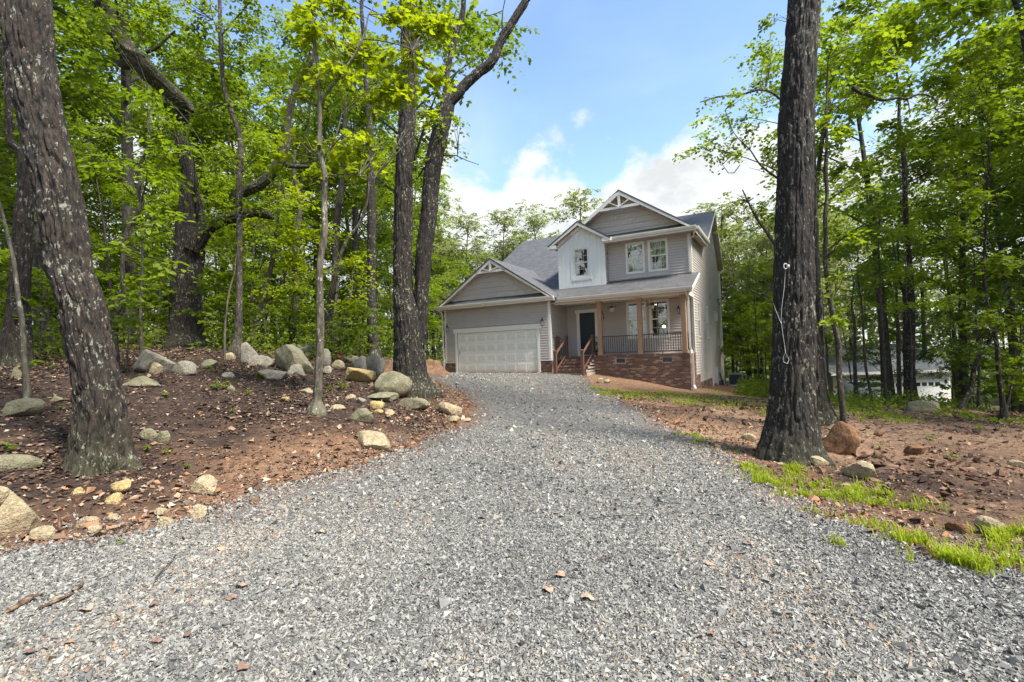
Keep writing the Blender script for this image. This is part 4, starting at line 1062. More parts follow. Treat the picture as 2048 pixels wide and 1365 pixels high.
# --- the near left trunk
tree('oak_tree', 'thick leaning lichen-spotted trunk filling the left foreground, rooted beside the gravel', [(203, 942, 150), (203, 915, 136), (203, 880, 122), (200, 820, 107), (190, 746, 97), (175, 673, 95), (161, 600, 98), (145, 555, 97), (128, 452, 96), (110, 350, 97), (95, 293, 100), (71, 176, 103), (56, 59, 108), (46, -40, 110), (20, -200, 112)], 5.6,
     'bark_oak', 210, .020, .046, .9, up=6, upr=.55, blobs=[(-120, -900, 700, 260, 6.5), (300, -1150, 600, 250, 6.5)], leafm='leaf_mid', size=.13, lai=.9)
# --- the right foreground trunk
tree('oak_tree', 'massive straight dark trunk in the right foreground with white cord hanging down its bark', [(1577, 915, 135), (1578, 895, 126), (1582, 860, 113), (1583, 827, 101), (1585, 768, 91), (1587, 700, 87), (1588, 600, 83), (1588, 445, 77), (1590, 380, 75), (1592, 253, 74), (1600, 127, 71), (1609, 0, 69), (1615, -120, 67), (1620, -300, 64)], 7.2,
     'bark_dark', 200, .024, .034, .7, up=6, upr=.6, blobs=[(1700, -700, 480, 220, 8.0)], leafm='leaf_mid', size=.13, lai=.8)
tree('oak_tree', 'dark trunk standing close behind the massive right foreground trunk', [(1641, 843, 74), (1636, 815, 58), (1632, 780, 50), (1628, 738, 47), (1624, 649, 46), (1620, 560, 43), (1617, 460, 40), (1612, 300, 38), (1610, 100, 36), (1608, -100, 34)], 9.5, 'bark_dark', 90, .06, .022, .5, up=4)
# --- double trunk
tree('oak_tree', 'twin-stemmed oak forking low, between the boulder heap and the garage', [(824, 788, 92), (822, 765, 76), (820, 735, 66), (819, 690, 62), (817, 640, 58), (808, 595, 44), (805, 520, 39), (806, 438, 38), (808, 350, 36), (811, 293, 35), (817, 176, 34), (818, 29, 34), (818, -100, 33), (820, -300, 30)], 11.5, 'bark_dark', 130, .045, .036, .7, up=4,
     limbs=[[(836, 690, 34), (841, 640, 30), (844, 570, 30), (848, 500, 33), (857, 438, 34), (864, 350, 33), (872, 300, 34), (881, 264, 33), (888, 234, 32), (895, 205, 29), (894, 176, 18), (895, 141, 13), (901, 111, 12), (910, 73, 12), (923, 38, 11), (928, -10, 10), (930, -80, 8)],
            [(896, 208, 24), (914, 190, 22), (937, 163, 20), (962, 142, 20), (980, 128, 19), (1002, 82, 17), (1026, 44, 16), (1053, 0, 15), (1085, -60, 13)],
            [(1005, 62, 3), (1004, 40, 2.4), (1006, 20, 2), (1010, 0, 2)], [(1005, 22, 2), (985, 30, 1.6), (968, 32, 1.2)], [(1004, 58, 1.6), (994, 48, 1.2), (982, 38, 1)],
            [(886, 312, 3), (915, 312, 2.2), (935, 322, 1.6), (958, 330, 1.2)], [(848, 335, 4), (840, 350, 3), (833, 360, 2)], [(820, 30, 9), (838, 44, 7), (852, 66, 5)], [(913, 20, 2), (906, 40, 1.5), (899, 58, 1)]],
     blobs=[(880, 250, 34, 60, 11.3), (850, 330, 28, 60, 11.6), (912, 240, 14, 22, 11), (885, 100, 30, 50, 11.5), (870, 20, 26, 40, 11.5)], leafm='leaf_mid', size=.10, lai=.55, k=9, L=.35)
# --- left background trunks
tree('oak_tree', 'gnarled dark old trunk at the left edge behind the pale sapling', [(32, 738, 84), (32, 715, 72), (34, 672, 64), (38, 600, 50), (41, 555, 46), (47, 438, 42), (48, 343, 26), (38, 300, 22), (25, 290, 20), (20, 240, 18), (10, 120, 16)], 10, 'bark_oak', 90, .05, .03, .6, up=3, blobs=[(20, 200, 90, 130, 10.5), (60, 60, 90, 90, 10.5), (150, 60, 80, 70, 11), (160, 170, 70, 60, 11), (240, 20, 90, 50, 12)], leafm='leaf_mid', size=.12)
tree('sapling', 'slim smooth pale sapling leaning at the left edge of the mulch', [(53, 765, 17), (50, 735, 14), (44, 643, 12), (35, 585, 11), (28, 526, 10), (18, 482, 9), (6, 432, 8), (-8, 380, 7)], 7.2, 'bark_smooth', 14, .08, .0, .5, up=2)
tree('oak_tree', 'dark trunk half hidden behind the leaning foreground oak', [(92, 692, 50), (86, 660, 38), (82, 620, 34), (80, 570, 33), (76, 480, 30), (72, 350, 28), (70, 200, 26)], 13, 'bark_far', 40, .1, .02, .5, up=4)
tree('sapling', 'thin crooked dark sapling with bright broad leaves right of the leaning foreground oak', [(234, 716, 12), (231, 672, 12), (236, 628, 11), (243, 585, 10), (246, 526, 10), (249, 488, 9.5), (258, 453, 10), (273, 429, 10), (283, 406, 9), (277, 385, 9), (280, 362, 8), (277, 340, 8), (284, 322, 7.5), (299, 278, 7), (296, 243, 6), (303, 190, 5)], 9, 'bark_grey', 14, .06, .004, .3,
     limbs=[[(283, 330, 3), (240, 318, 2.4), (180, 335, 1.6)], [(283, 328, 3), (340, 350, 2.4), (390, 390, 1.4)], [(303, 190, 4), (330, 200, 3), (380, 250, 2), (405, 290, 1.4)], [(246, 520, 3), (300, 515, 2.2), (370, 545, 1.5)]],
     blobs=[(250, 330, 110, 60, 8.4), (330, 420, 70, 55, 8.2), (180, 260, 85, 70, 9), (380, 285, 75, 45, 8.4), (330, 540, 85, 24, 8), (230, 480, 60, 30, 8.4), (310, 180, 80, 40, 8.6), (190, 130, 80, 60, 8.8), (180, 40, 70, 50, 8.8), (250, 600, 50, 14, 8.5), (285, 470, 50, 28, 8.4), (270, 640, 30, 12, 8.8)], leafm='leaf_young', size=.14, kind='oval', lai=.95, k=8, L=.5)
tree('sapling', 'straight thin sapling rising just left of the flat leaning boulder', [(283, 708, 8), (282, 660, 6.5), (281, 614, 6), (284, 540, 5.5), (287, 470, 5)], 11, 'bark_grey', 10, .12, up=1.5)
tree('sapling', 'very thin pale sapling between the crooked dark one and the straight one', [(255, 718, 4.5), (257, 643, 3.4), (252, 600, 2.6), (250, 560, 2)], 9.2, 'bark_smooth', 8, .12, up=.4, blobs=[(250, 640, 30, 14, 9)], leafm='leaf_young', size=.13, kind='oval', lai=.5, k=6, L=.35)
tree('oak_tree', 'broken old oak with massive trunk, mossy foot and stub limb', [(373, 698, 112), (372, 680, 86), (372, 660, 76), (372, 643, 72), (372, 600, 66), (374, 555, 64), (380, 482, 62), (378, 438, 52), (378, 400, 40), (379, 366, 34), (372, 320, 30), (362, 264, 28), (366, 225, 30)], 14, 'bark_oak', 120, .06, .04, .6,
     limbs=[dict(d=13.8, p=[(385, 500, 40), (400, 474, 38), (414, 458, 32), (430, 448, 27), (459, 437, 24), (490, 428, 22), (512, 424, 25), (530, 428, 22), (541, 434, 14), (546, 438, 6)]), dict(d=13.8, p=[(398, 470, 26), (404, 440, 15), (398, 400, 10), (392, 372, 8), (396, 350, 6)])], sink=.4)
def free_tube(name, label, cat, path, d, bark, sides, step, furrow, limbs=()):
    pts, rad = traced(path, d); c = np.mean(pts, axis=0); root = thing(name, label, cat, tuple(c)); ts = TubeSet()
    V, Q = bark_tube(np.array(pts) - c, rad, sides, step, furrow, 11); ts.add(V, Q); link('limb', ts.mesh('limb', M[bark]), root)
    tb = TubeSet(); ok = False
    for lp in limbs:
        p, r = traced(lp, d if not isinstance(d, list) else d[len(d) // 2]); V, Q = bark_tube(np.array(p) - c, r, 8, .15, 0, 3); link('branch', mesh_np('branch', V, [Q], M[bark], True), root)
    return root
free_tube('fallen_limb', 'huge broken dead limb slanting down from the top edge against the old oak', 'limb', [(386, 224, 8), (376, 212, 24), (360, 200, 32), (328, 173, 38), (293, 141, 45), (275, 120, 47), (255, 103, 47), (223, 59, 43), (205, 0, 41), (185, -70, 40), (160, -160, 38)], [13.8, 13.8, 13.7, 13.5, 13.2, 13.1, 13, 12.7, 12.4, 12, 11.6], 'bark_oak', 70, .07, .04,
          [[(262, 125, 34), (245, 130, 24), (232, 126, 12), (224, 118, 5)], [(285, 107, 10), (310, 98, 9), (330, 80, 7), (350, 62, 4)], [(272, 95, 8), (280, 75, 7), (300, 45, 6), (310, 15, 4)], [(212, 50, 8), (190, 55, 6), (175, 62, 3)], [(228, 30, 8), (238, 20, 7), (248, 0, 5)]])
free_tube('broken_limb', 'dark bent limb sweeping up to the right behind the wavy slender tree', 'limb', [(459, 399, 10), (463, 398, 20), (478, 390, 23), (497, 380, 23), (526, 365, 23), (545, 343, 23), (562, 318, 22), (573, 278, 19), (576, 240, 15), (588, 190, 15), (602, 155, 13), (620, 129, 10), (630, 95, 7), (634, 60, 5)], 12.9, 'bark_dark', 60, .06, .03,
          [[(572, 331, 11), (600, 334, 10), (634, 333, 5)], [(556, 345, 6), (562, 360, 5), (570, 385, 6), (572, 412, 5)], [(590, 185, 5), (600, 210, 4), (606, 232, 2)]])
tree('slender_tree', 'tall slender wavy tree with pale upper bark, left of the grey boulders', [(474, 702, 32), (475, 680, 19), (477, 643, 16), (479, 555, 14), (479, 438, 13), (479, 350, 13), (481, 293, 13), (478, 264, 12.5), (467, 234, 11), (456, 205, 10), (448, 176, 9), (444, 132, 9), (441, 73, 9), (440, 23, 8), (437, -40, 8)], 12.3, 'bark_grey', 40, .06, .01, .6, up=2,
     limbs=[[(484, 258, 3), (500, 256, 2), (512, 250, 1.5)], [(436, 60, 4), (426, 40, 3), (420, 0, 3)]], blobs=[(470, 60, 60, 50, 12), (520, 290, 55, 45, 12), (430, 300, 40, 40, 12), (500, 200, 50, 40, 12.2), (400, 40, 60, 50, 12.5), (340, 20, 80, 50, 12.6), (380, 120, 60, 40, 12.5), (520, 10, 80, 50, 12.2), (330, 240, 50, 50, 12.6), (470, 405, 50, 26, 12.4), (430, 500, 50, 26, 12.6), (525, 470, 55, 30, 12.5), (440, 330, 45, 35, 12.5), (500, 415, 60, 28, 12.6), (425, 440, 40, 25, 12.6), (560, 400, 50, 30, 12.6)], leafm='leaf_mid', size=.11, kind='oval', lai=1.2)
tree('sapling', 'very thin pale crooked sapling beside the wavy slender tree', [(449, 695, 5.5), (451, 643, 4.5), (456, 599, 4), (462, 570, 3.5), (469, 546, 3)], 11.5, 'bark_smooth', 8, .1, up=.5)
tree('slender_tree', 'dark trunk leaning right, behind the left end of the grey boulders', [(501, 692, 18), (508, 660, 14), (517, 628, 13), (529, 584, 12), (541, 540, 11), (547, 511, 10), (551, 476, 8), (556, 430, 6)], 16, 'bark_far', 20, .12, .006, .4, up=1.5, blobs=[(560, 470, 75, 40, 15.5), (600, 400, 60, 45, 15.5), (510, 430, 50, 35, 16)], leafm='leaf_lime', size=.13, lai=1.3)
tree('slender_tree', 'thin dark trunk leaning right over the middle boulders', [(519, 694, 10), (524, 665, 9), (532, 631, 8), (544, 593, 8), (556, 578, 6), (568, 563, 4)], 17, 'bark_far', 14, .15, 0, .3, up=.5)
tree('sapling', 'thin pale sapling leaning left behind the grey boulders', [(538, 698, 7), (533, 670, 6), (528, 640, 5), (527, 612, 5), (525, 580, 4)], 16, 'bark_smooth', 10, .15, up=1)
tree('oak_tree', 'stout dark trunk rising behind the big split boulder', [(585, 704, 26), (586, 680, 20), (587, 640, 18), (590, 600, 17), (591, 540, 15), (593, 470, 13)], 17, 'bark_far', 30, .12, .01, .4, up=3, blobs=[(600, 520, 55, 45, 16.5), (570, 590, 60, 40, 16)], leafm='leaf_lime', size=.13, lai=1.2)
tree('maple_tree', 'young maple with lime green leaves and forked branch, foot at the mulch centre', [(633, 815, 34), (634, 805, 22), (636, 780, 19), (637, 749, 17), (640, 695, 16.5), (641, 654, 16), (640, 599, 14.5), (639, 555, 13.5), (641, 520, 13), (648, 482, 13), (649, 423, 13), (649, 379, 13), (651, 360, 13), (648, 340, 12), (642, 320, 11), (640, 264, 10), (639, 205, 10), (637, 147, 8.5), (634, 117, 7.5), (624, 59, 7), (624, 0, 6), (622, -50, 5)], 8, 'bark_smooth', 40, .04, .008, .2, up=1.5,
     limbs=[[(640, 213, 7), (650, 190, 6.5), (672, 164, 6), (689, 138, 5.5), (716, 100, 5), (726, 78, 4.5), (737, 29, 3)], [(689, 138, 4), (676, 110, 3.5), (667, 79, 3.5), (668, 15, 3)], [(726, 78, 3.5), (781, 85, 3), (825, 100, 2)], [(648, 327, 4), (660, 300, 3.4), (672, 272, 3), (684, 228, 2)], [(655, 352, 3.5), (690, 348, 3), (720, 352, 2), (748, 358, 1.4)]],
     blobs=[(720, 90, 75, 70, 8.4), (800, 110, 70, 60, 8.2), (870, 170, 45, 45, 8.2), (650, 60, 60, 60, 7.9), (740, 190, 75, 50, 8.3), (620, 140, 45, 50, 8.2), (690, 280, 75, 40, 8), (600, 280, 50, 35, 8.2), (660, 345, 60, 25, 8.1), (780, 30, 70, 45, 8.5), (840, 60, 50, 40, 8.4), (850, 235, 30, 30, 8.2), (560, 330, 45, 30, 8.4), (750, 290, 40, 30, 8.3), (700, 20, 70, 40, 8.2), (620, 20, 60, 45, 8.1), (880, 60, 50, 50, 8.5), (790, 170, 55, 40, 8.3), (680, 150, 60, 40, 8.0), (730, 330, 40, 22, 8.2), (590, 200, 45, 40, 8.2), (830, 190, 40, 35, 8.3)], leafm='leaf_lime', size=.115, kind='maple', lai=1.25, k=7, L=.42)
tree('slender_tree', 'slanting trunk behind the young maple, its branch crossing to the tall straight tree', [(655, 690, 20), (656, 660, 18), (658, 628, 17), (664, 590, 13), (672, 552, 10), (681, 511, 9), (693, 485, 7.5), (719, 447, 6.5), (733, 409, 5)], 15, 'bark_grey', 24, .1, .006, .4, up=1, blobs=[(700, 520, 60, 35, 14.5), (660, 470, 60, 30, 14), (700, 610, 60, 30, 14), (720, 570, 40, 25, 14.3), (620, 540, 55, 30, 14.6)], leafm='leaf_lime', size=.12, lai=1.3)
tree('slender_tree', 'dark upright trunk seen above the slanting one, right of the young maple', [(668, 690, 14), (669, 600, 14), (672, 480, 14), (676, 420, 14), (684, 355, 11), (686, 300, 10), (690, 200, 8)], 19, 'bark_far', 20, .2, .01, .3, up=2, blobs=[(720, 380, 60, 50, 18.5), (700, 300, 60, 50, 19)], leafm='leaf_mid', size=.14)
tree('sapling', 'thin curved trunk leaning right below the tall straight tree', [(679, 690, 8), (684, 660, 7), (693, 622, 6), (700, 600, 5), (703, 585, 4)], 16, 'bark_grey', 10, .15, up=.8)
tree('oak_tree', 'tall straight dark trunk between the young maple and the twin-stemmed oak', [(747, 713, 32), (746, 690, 23), (744, 643, 20), (743, 570, 17.5), (743, 467, 17), (742, 379, 17), (741, 293, 17), (737, 234, 14.5), (734, 187, 12.5), (731, 147, 10), (728, 80, 9)], 16, 'bark_dark', 50, .07, .012, .5, up=3, blobs=[(760, 330, 50, 50, 16.5), (700, 180, 60, 50, 16.5), (780, 420, 35, 50, 17)], leafm='leaf_mid', size=.13, lai=1.2)
# --- right background trunks
tree('maple_tree', 'slim dark leaning maple rising behind the rust boulder', [(1687, 843, 16), (1686, 825, 14), (1683, 797, 13), (1679, 753, 12.5), (1677, 694, 12.5), (1669, 649, 12), (1661, 605, 11), (1655, 560, 11), (1650, 520, 9.5), (1651, 477, 9), (1650, 445, 9), (1654, 382, 8), (1651, 350, 9), (1653, 301, 7), (1653, 222, 5), (1656, 120, 4)], 9.2, 'bark_grey', 30, .06, .006, .4,
     limbs=[[(1651, 350, 4), (1638, 335, 3), (1628, 330, 2)], [(1662, 610, 3), (1672, 585, 2), (1676, 540, 1.5)], [(1653, 300, 3), (1668, 290, 2.4), (1676, 300, 2)]],
     blobs=[(1690, 470, 28, 45, 8.9), (1680, 560, 30, 26, 8.8), (1668, 640, 28, 14, 8.8), (1720, 380, 55, 28, 8.9), (1720, 150, 75, 50, 9), (1680, 260, 45, 45, 9), (1740, 60, 80, 50, 9), (1680, 70, 50, 50, 9)], leafm='leaf_young', size=.115, kind='maple', lai=.9, k=7, L=.4)
tree('oak_tree', 'hazy branching oak whose leaves spread left of the massive right trunk', [(1572, 800, 18), (1566, 700, 15), (1560, 600, 15), (1556, 480, 15), (1570, 350, 13), (1585, 200, 12), (1600, 50, 10)], 13, 'bark_grey', 30, .12, .01, .4, up=3,
     limbs=[[(1550, 490, 9), (1530, 460, 7), (1512, 435, 6), (1498, 408, 4), (1485, 380, 3)], [(1560, 360, 6), (1520, 330, 4), (1500, 300, 3), (1470, 270, 2), (1450, 220, 1.6)], [(1575, 210, 6), (1530, 180, 5), (1480, 190, 4), (1430, 195, 3), (1400, 205, 2)], [(1556, 560, 5), (1520, 590, 4), (1500, 580, 3), (1470, 560, 2)], [(1480, 330, 2), (1462, 350, 2), (1445, 330, 1.4)]],
     blobs=[(1430, 205, 36, 18, 12.6), (1480, 190, 40, 26, 12.8), (1530, 170, 36, 30, 13), (1500, 260, 45, 34, 13), (1530, 330, 32, 40, 12.8), (1470, 300, 26, 18, 12.5), (1540, 90, 28, 36, 13), (1520, 410, 34, 30, 13), (1475, 400, 30, 25, 13.2), (1450, 480, 25, 30, 13.5), (1500, 520, 42, 34, 13), (1545, 40, 26, 30, 13)], leafm='leaf_mid', size=.11, lai=.85, k=9, L=.4)
tree('oak_tree', 'large dark trunk in front of the white garage of the house next door', [(1823, 806, 42), (1822, 795, 33), (1820, 768, 27), (1818, 708, 26), (1818, 650, 27), (1818, 619, 27), (1817, 575, 22), (1819, 540, 14), (1812, 450, 12), (1806, 300, 10)], 17, 'bark_dark', 50, .08, .012, .5, up=3, limbs=[[(1812, 600, 7), (1804, 580, 6), (1798, 550, 5), (1796, 480, 4)]], blobs=[(1800, 470, 85, 40, 16.5), (1860, 540, 60, 40, 16), (1780, 560, 60, 30, 16), (1810, 400, 80, 40, 17), (1870, 640, 60, 24, 15)], leafm='leaf_mid', size=.12, lai=1.2)
for x0, y0, pth, dd, lb, nm in [
    (0, 0, [(1823, 822, 6), (1823, 760, 5), (1823, 702, 4), (1820, 640, 3)], 14, 'thin dark stem directly in front of the large dark trunk', 'sapling'),
    (0, 0, [(1799, 796, 11), (1798, 750, 10), (1797, 708, 9), (1795, 637, 6), (1792, 560, 5)], 18, 'grey straight stem just left of the large dark trunk', 'slender_tree'),
    (0, 0, [(1772, 806, 7), (1770, 760, 6), (1767, 694, 5), (1763, 640, 5), (1760, 560, 4)], 15, 'slim dark stem third to the left of the large dark trunk', 'slender_tree'),
    (0, 0, [(1744, 806, 7), (1738, 770, 6), (1732, 738, 6), (1728, 685, 5), (1722, 600, 4)], 15.5, 'slim dark leaning stem beside the low bush near the white tank', 'slender_tree'),
    (0, 0, [(1712, 792, 10), (1711, 760, 9), (1710, 738, 8), (1708, 640, 6)], 20, 'straight stem right beside the white tank', 'slender_tree'),
    (0, 0, [(1657, 800, 6), (1655, 740, 5), (1653, 690, 4)], 20, 'thin dark stem left of the slim leaning maple', 'sapling'),
    (0, 0, [(1905, 806, 5), (1906, 745, 4), (1902, 690, 3), (1898, 600, 3)], 19, 'thin pale stem right of the white garage door', 'sapling'),
    (0, 0, [(1957, 824, 9), (1957, 790, 7), (1958, 740, 6), (1954, 679, 5), (1950, 560, 4)], 15, 'thin upright stem crossing behind the strongly leaning dark trunk', 'slender_tree'),
    (0, 0, [(2014, 815, 6), (2018, 790, 5), (2025, 765, 5), (2031, 732, 4), (2040, 680, 3)], 14, 'thin stem leaning right at the right edge', 'sapling')]:
    bx_, by_ = pth[-1][0], pth[-1][1]
    tree(nm, lb, pth, dd, 'bark_far', 12, .15, 0, .3, up=2, blobs=[(bx_ + random.uniform(-25, 25), by_ - 30, 55, 26, dd), (bx_ + random.uniform(-40, 40), by_ - 100, 60, 32, dd + .5), (bx_ + random.uniform(-40, 40), by_ - 180, 60, 36, dd + .5)], leafm=random.choice(['leaf_mid', 'leaf_young', 'leaf_deep']), size=.12, lai=1.15)
tree('slender_tree', 'strongly leaning dark trunk at the right edge of the clearing', [(1920, 822, 20), (1928, 805, 15), (1939, 786, 13), (1948, 744, 11), (1957, 714, 9), (1974, 691, 8), (1995, 660, 6)], 14, 'bark_dark', 24, .08, .006, .4, up=2, blobs=[(1960, 690, 70, 28, 13), (1900, 700, 55, 24, 13.4), (1990, 620, 60, 30, 13)], leafm='leaf_deep', size=.11, lai=1.2)
tree('maple_tree', 'dark trunk at the right edge with side stem and overhanging maple leaves', [(2009, 845, 24), (2008, 825, 17), (2004, 797, 13), (1998, 753, 12), (1994, 694, 11), (1986, 649, 10), (1974, 605, 8.5), (1968, 560, 7), (1970, 480, 6), (1975, 380, 5), (1980, 250, 4)], 12, 'bark_dark', 30, .07, .006, .5,
     limbs=[[(2012, 820, 9), (2020, 785, 6), (2026, 760, 5), (2031, 732, 4)], [(1998, 700, 4), (1975, 690, 3), (1955, 680, 3)]],
     blobs=[(1960, 380, 80, 50, 10.5), (2000, 220, 70, 60, 9.5), (1990, 520, 70, 40, 11), (2010, 640, 60, 36, 11), (1880, 330, 70, 50, 11), (1900, 460, 60, 36, 11), (1860, 180, 80, 55, 11), (1940, 110, 90, 50, 9.5), (2010, 60, 60, 50, 9), (1800, 90, 80, 55, 11.5), (1780, 280, 65, 50, 12), (1940, 280, 60, 40, 10), (1930, 590, 55, 26, 11.5), (2020, 740, 40, 22, 11), (1700, 330, 50, 40, 12), (1760, 180, 60, 50, 12), (1850, 20, 90, 50, 11), (1740, 0, 70, 50, 11.5), (1950, 0, 80, 50, 10)], leafm='leaf_young', size=.12, kind='maple', lai=1.3, k=8, L=.5)
free_tube('dead_branch', 'crooked bare dead branch curving through the leaves right of the massive trunk', 'branch', [(1705, 175, 11), (1716, 184, 9), (1735, 190, 8), (1748, 195, 8), (1765, 201, 7), (1780, 199, 7), (1795, 196, 6), (1811, 198, 6), (1830, 191, 5), (1850, 190, 5), (1866, 196, 5), (1875, 208, 4), (1870, 218, 4), (1878, 224, 2)], 9.0, 'bark_dark', 10, .04, 0.004,
          [[(1712, 180, 4), (1720, 172, 3), (1728, 168, 1.5)], [(1770, 200, 3), (1762, 210, 2), (1750, 220, 1.2)], [(1814, 198, 3), (1818, 212, 3), (1820, 235, 1.5)], [(1875, 220, 2), (1888, 212, 1.6), (1896, 205, 1)]])
tree('oak_tree', 'dark trunk crossing the top right corner of the photo', [(2075, 850, 30), (2074, 700, 24), (2072, 400, 20), (2062, 200, 16), (2045, 60, 14), (2030, 0, 13), (2015, -60, 12)], 10, 'bark_dark', 30, .1, .01, .4, up=2)
# ---------------------------------------------------------------- woods behind: shared trees
def limb_set(h, r0, n, z0, spread, g, sides=7):
    ts = TubeSet(); k = 7; bend = g.normal(0, .05, 2) * h
    P = np.stack([np.array([bend[0] * (t ** 2), bend[1] * t ** 2, -.4 + (h + .4) * t]) for t in np.linspace(0, 1, k)]); R = np.linspace(1, .18, k) * r0; R[0] *= 1.5
    V, Q = bark_tube(P, R, 10, .6); ts.add(V, Q); ends = []
    for i in range(n):
        t = z0 + (1 - z0) * (i + .5) / n; b = np.array([bend[0] * t * t, bend[1] * t * t, h * t]); a = i * 2.4 + g.uniform(0, 1); l = spread * (1.15 - .55 * t) * g.uniform(.7, 1.1)
        e = b + np.array([math.cos(a) * l, math.sin(a) * l, l * g.uniform(.25, .75)]); mid = b * .5 + e * .5 - np.array([0, 0, -.06 * l]); rr = r0 * (1 - t * .8) * .42
        V, Q = bark_tube([b, mid, e], [rr, rr * .6, rr * .15], 5, .6); ts.add(V, Q); ends.append((b, e))
    return ts, ends
def shared_tree(h, r0, n, z0, spread, cl, size, leafm, seed, lai=1.2, bark='bark_far'):
    g = np.random.default_rng(seed); ts, ends = limb_set(h, r0, n, z0, spread, g)
    bl = []
    for b, e in ends:
        bl.append((e, (cl * g.uniform(.8, 1.25), cl * g.uniform(.8, 1.25), cl * g.uniform(.38, .6))))
        if g.random() < .6: m_ = b * .45 + e * .55 + g.normal(0, .3, 3); bl.append((m_, (cl * .8, cl * .8, cl * .4)))
    bl.append((np.array([ends[-1][0][0], ends[-1][0][1], h]), (cl, cl, cl * .8)))
    V, Fa, t = crown_np(bl, size, 'quad', seed, lai, 12, cl * .42)
    return ts.mesh('trunk', M[bark]), [mesh_np('crown', V, [Fa], M[lm], False, {'tone': t}) for lm in ([leafm] if isinstance(leafm, str) else leafm)]
CAN = [shared_tree(15, .20, 13, .36, 4.2, 1.9, .19, ['leaf_mid', 'leaf_deep'], 100 + i) for i in range(3)]
UND = [shared_tree(6.5, .06, 11, .16, 2.3, 1.05, .13, ['leaf_mid', 'leaf_young', 'leaf_deep'], 200 + i, 1.25) for i in range(3)]
FAR = [shared_tree(16, .20, 20, .22, 3.4, 1.9, .24, ['leaf_far_haze'], 300 + i, 1.25, 'bark_grey') for i in range(2)]
BSH = [shared_tree(1.3, .02, 7, .1, .7, .42, .09, ['leaf_mid', 'leaf_young', 'leaf_deep'], 400 + i, 1.3) for i in range(2)]
def put(proto, i, x, y, s, rz, name, label, cat, group, tone=0, sz=1.0):
    tm, cms = proto[i % len(proto)]
    r_ = thing(name, label, cat, (x, y, Hs(x, y)), rz, group); r_.scale = (s, s, s * sz)
    link('trunk', tm, r_); link('crown', cms[tone % len(cms)], r_); return r_
g = np.random.default_rng(5)
hp = [tuple(hw(u, v, 0)[:2]) for u, v in ((-2.5, -2), (13.5, -2), (13.5, 14.5), (-2.5, 14.5))]
placed = [(o.location.x, o.location.y) for o in scene.objects if o.get('category') in ('tree',)]
def try_place(x, y, mind):
    if pip(np.array([x]), np.array([y]), hp)[0] or drive_sd(np.array([x]), np.array([y]))[0] > -1.2: return False
    if any((x - a) ** 2 + (y - b) ** 2 < mind * mind for a, b in placed): return False
    placed.append((x, y)); return True
def scatter(n, az0, az1, d0, d1, mind, fn):
    c = 0; t = 0
    while c < n and t < n * 60:
        t += 1; a = math.radians(g.uniform(az0, az1)); d = math.sqrt(g.uniform(d0 * d0, d1 * d1)); x, y = d * math.sin(a), d * math.cos(a)
        if fn is None: continue
        if try_place(x, y, mind): fn(c, x, y); c += 1
LBC = 'tall leafy tree deep in the woods on the left'; 
def f_can(lbl, grp): return lambda i, x, y: put(CAN, i, x, y, g.uniform(1.0, 1.35), g.uniform(0, 6.28), 'forest_tree', lbl, 'tree', grp, 0 if g.random() < .8 else 1)
def f_und(lbl, grp): return lambda i, x, y: put(UND, i, x, y, g.uniform(.75, 1.3), g.uniform(0, 6.28), 'understory_tree', lbl, 'tree', grp, int(g.choice([0, 0, 1, 1, 2])))
def f_bsh(lbl, grp): return lambda i, x, y: put(BSH, i, x, y, g.uniform(.6, 1.5), g.uniform(0, 6.28), 'shrub', lbl, 'shrub', grp, int(g.integers(0, 3)))
scatter(33, -52, -9, 18, 50, 3.1, f_can('tall leafy tree deep in the woods on the left', 'tall trees in the left woods'))
scatter(46, -50, -8, 17, 42, 1.8, f_und('low leafy understory tree in the woods on the left', 'understory trees in the left woods'))
scatter(24, -48, -9, 14.5, 24, 1.0, f_bsh('low green shrub at the foot of the left woods', 'shrubs in the left woods'))
def right_ok(f):
    return f
scatter(7, 31, 44, 57, 70, 3.2, f_can('x', 'tall trees in the right woods'))
scatter(9, 31, 46, 18, 32, 3.0, f_can('x', 'tall trees in the right woods'))
scatter(20, 46, 60, 17, 50, 3.2, f_can('tall leafy tree in the woods on the right', 'tall trees in the right woods'))
scatter(18, 44.5, 58, 14, 40, 2.2, f_und('low leafy understory tree in the woods on the right', 'understory trees in the right woods'))
scatter(4, 34, 43, 27, 38, 2.4, f_und('x', 'understory trees in the right woods'))
scatter(9, 43, 54, 16, 26, 1.2, f_bsh('low green shrub under the trees on the right', 'shrubs in the right woods'))
scatter(44, -11, 27, 42, 62, 2.6, lambda i, x, y: put(FAR, i, x, y, g.uniform(.70, .94), g.uniform(0, 6.28), 'woodland_tree', 'pale green tree standing behind the house', 'tree', 'trees behind the house'))
scatter(12, 22, 32, 40, 60, 2.6, lambda i, x, y: put(FAR, i, x, y, g.uniform(.75, 1.0), g.uniform(0, 6.28), 'woodland_tree', 'pale green tree right of the house behind the air conditioners', 'tree', 'trees right of the house'))
scatter(14, -9, 22, 38, 46, 2.4, f_und('low leafy tree at the wood edge behind the house', 'understory trees behind the house'))
scatter(7, 23.5, 30, 32, 42, 1.6, lambda i, x, y: put(UND, i, x, y, g.uniform(.8, 1.2), g.uniform(0, 6.28), 'understory_tree', 'x', 'tree', 'understory trees behind the air conditioners', 1))
# woods round the sides and behind the photographer (seen in the window panes)
for a, d in ((100, 17), (126, 27), (158, 28), (186, 27), (214, 28), (246, 20), (275, 14), (172, 38), (202, 38), (142, 37), (230, 33)):
    x, y = d * math.sin(math.radians(a)), d * math.cos(math.radians(a)); put(CAN, a, x, y, g.uniform(.9, 1.15), a, 'forest_tree', 'tall leafy tree standing behind the photographer', 'tree', 'tall trees behind the photographer', a % 2)

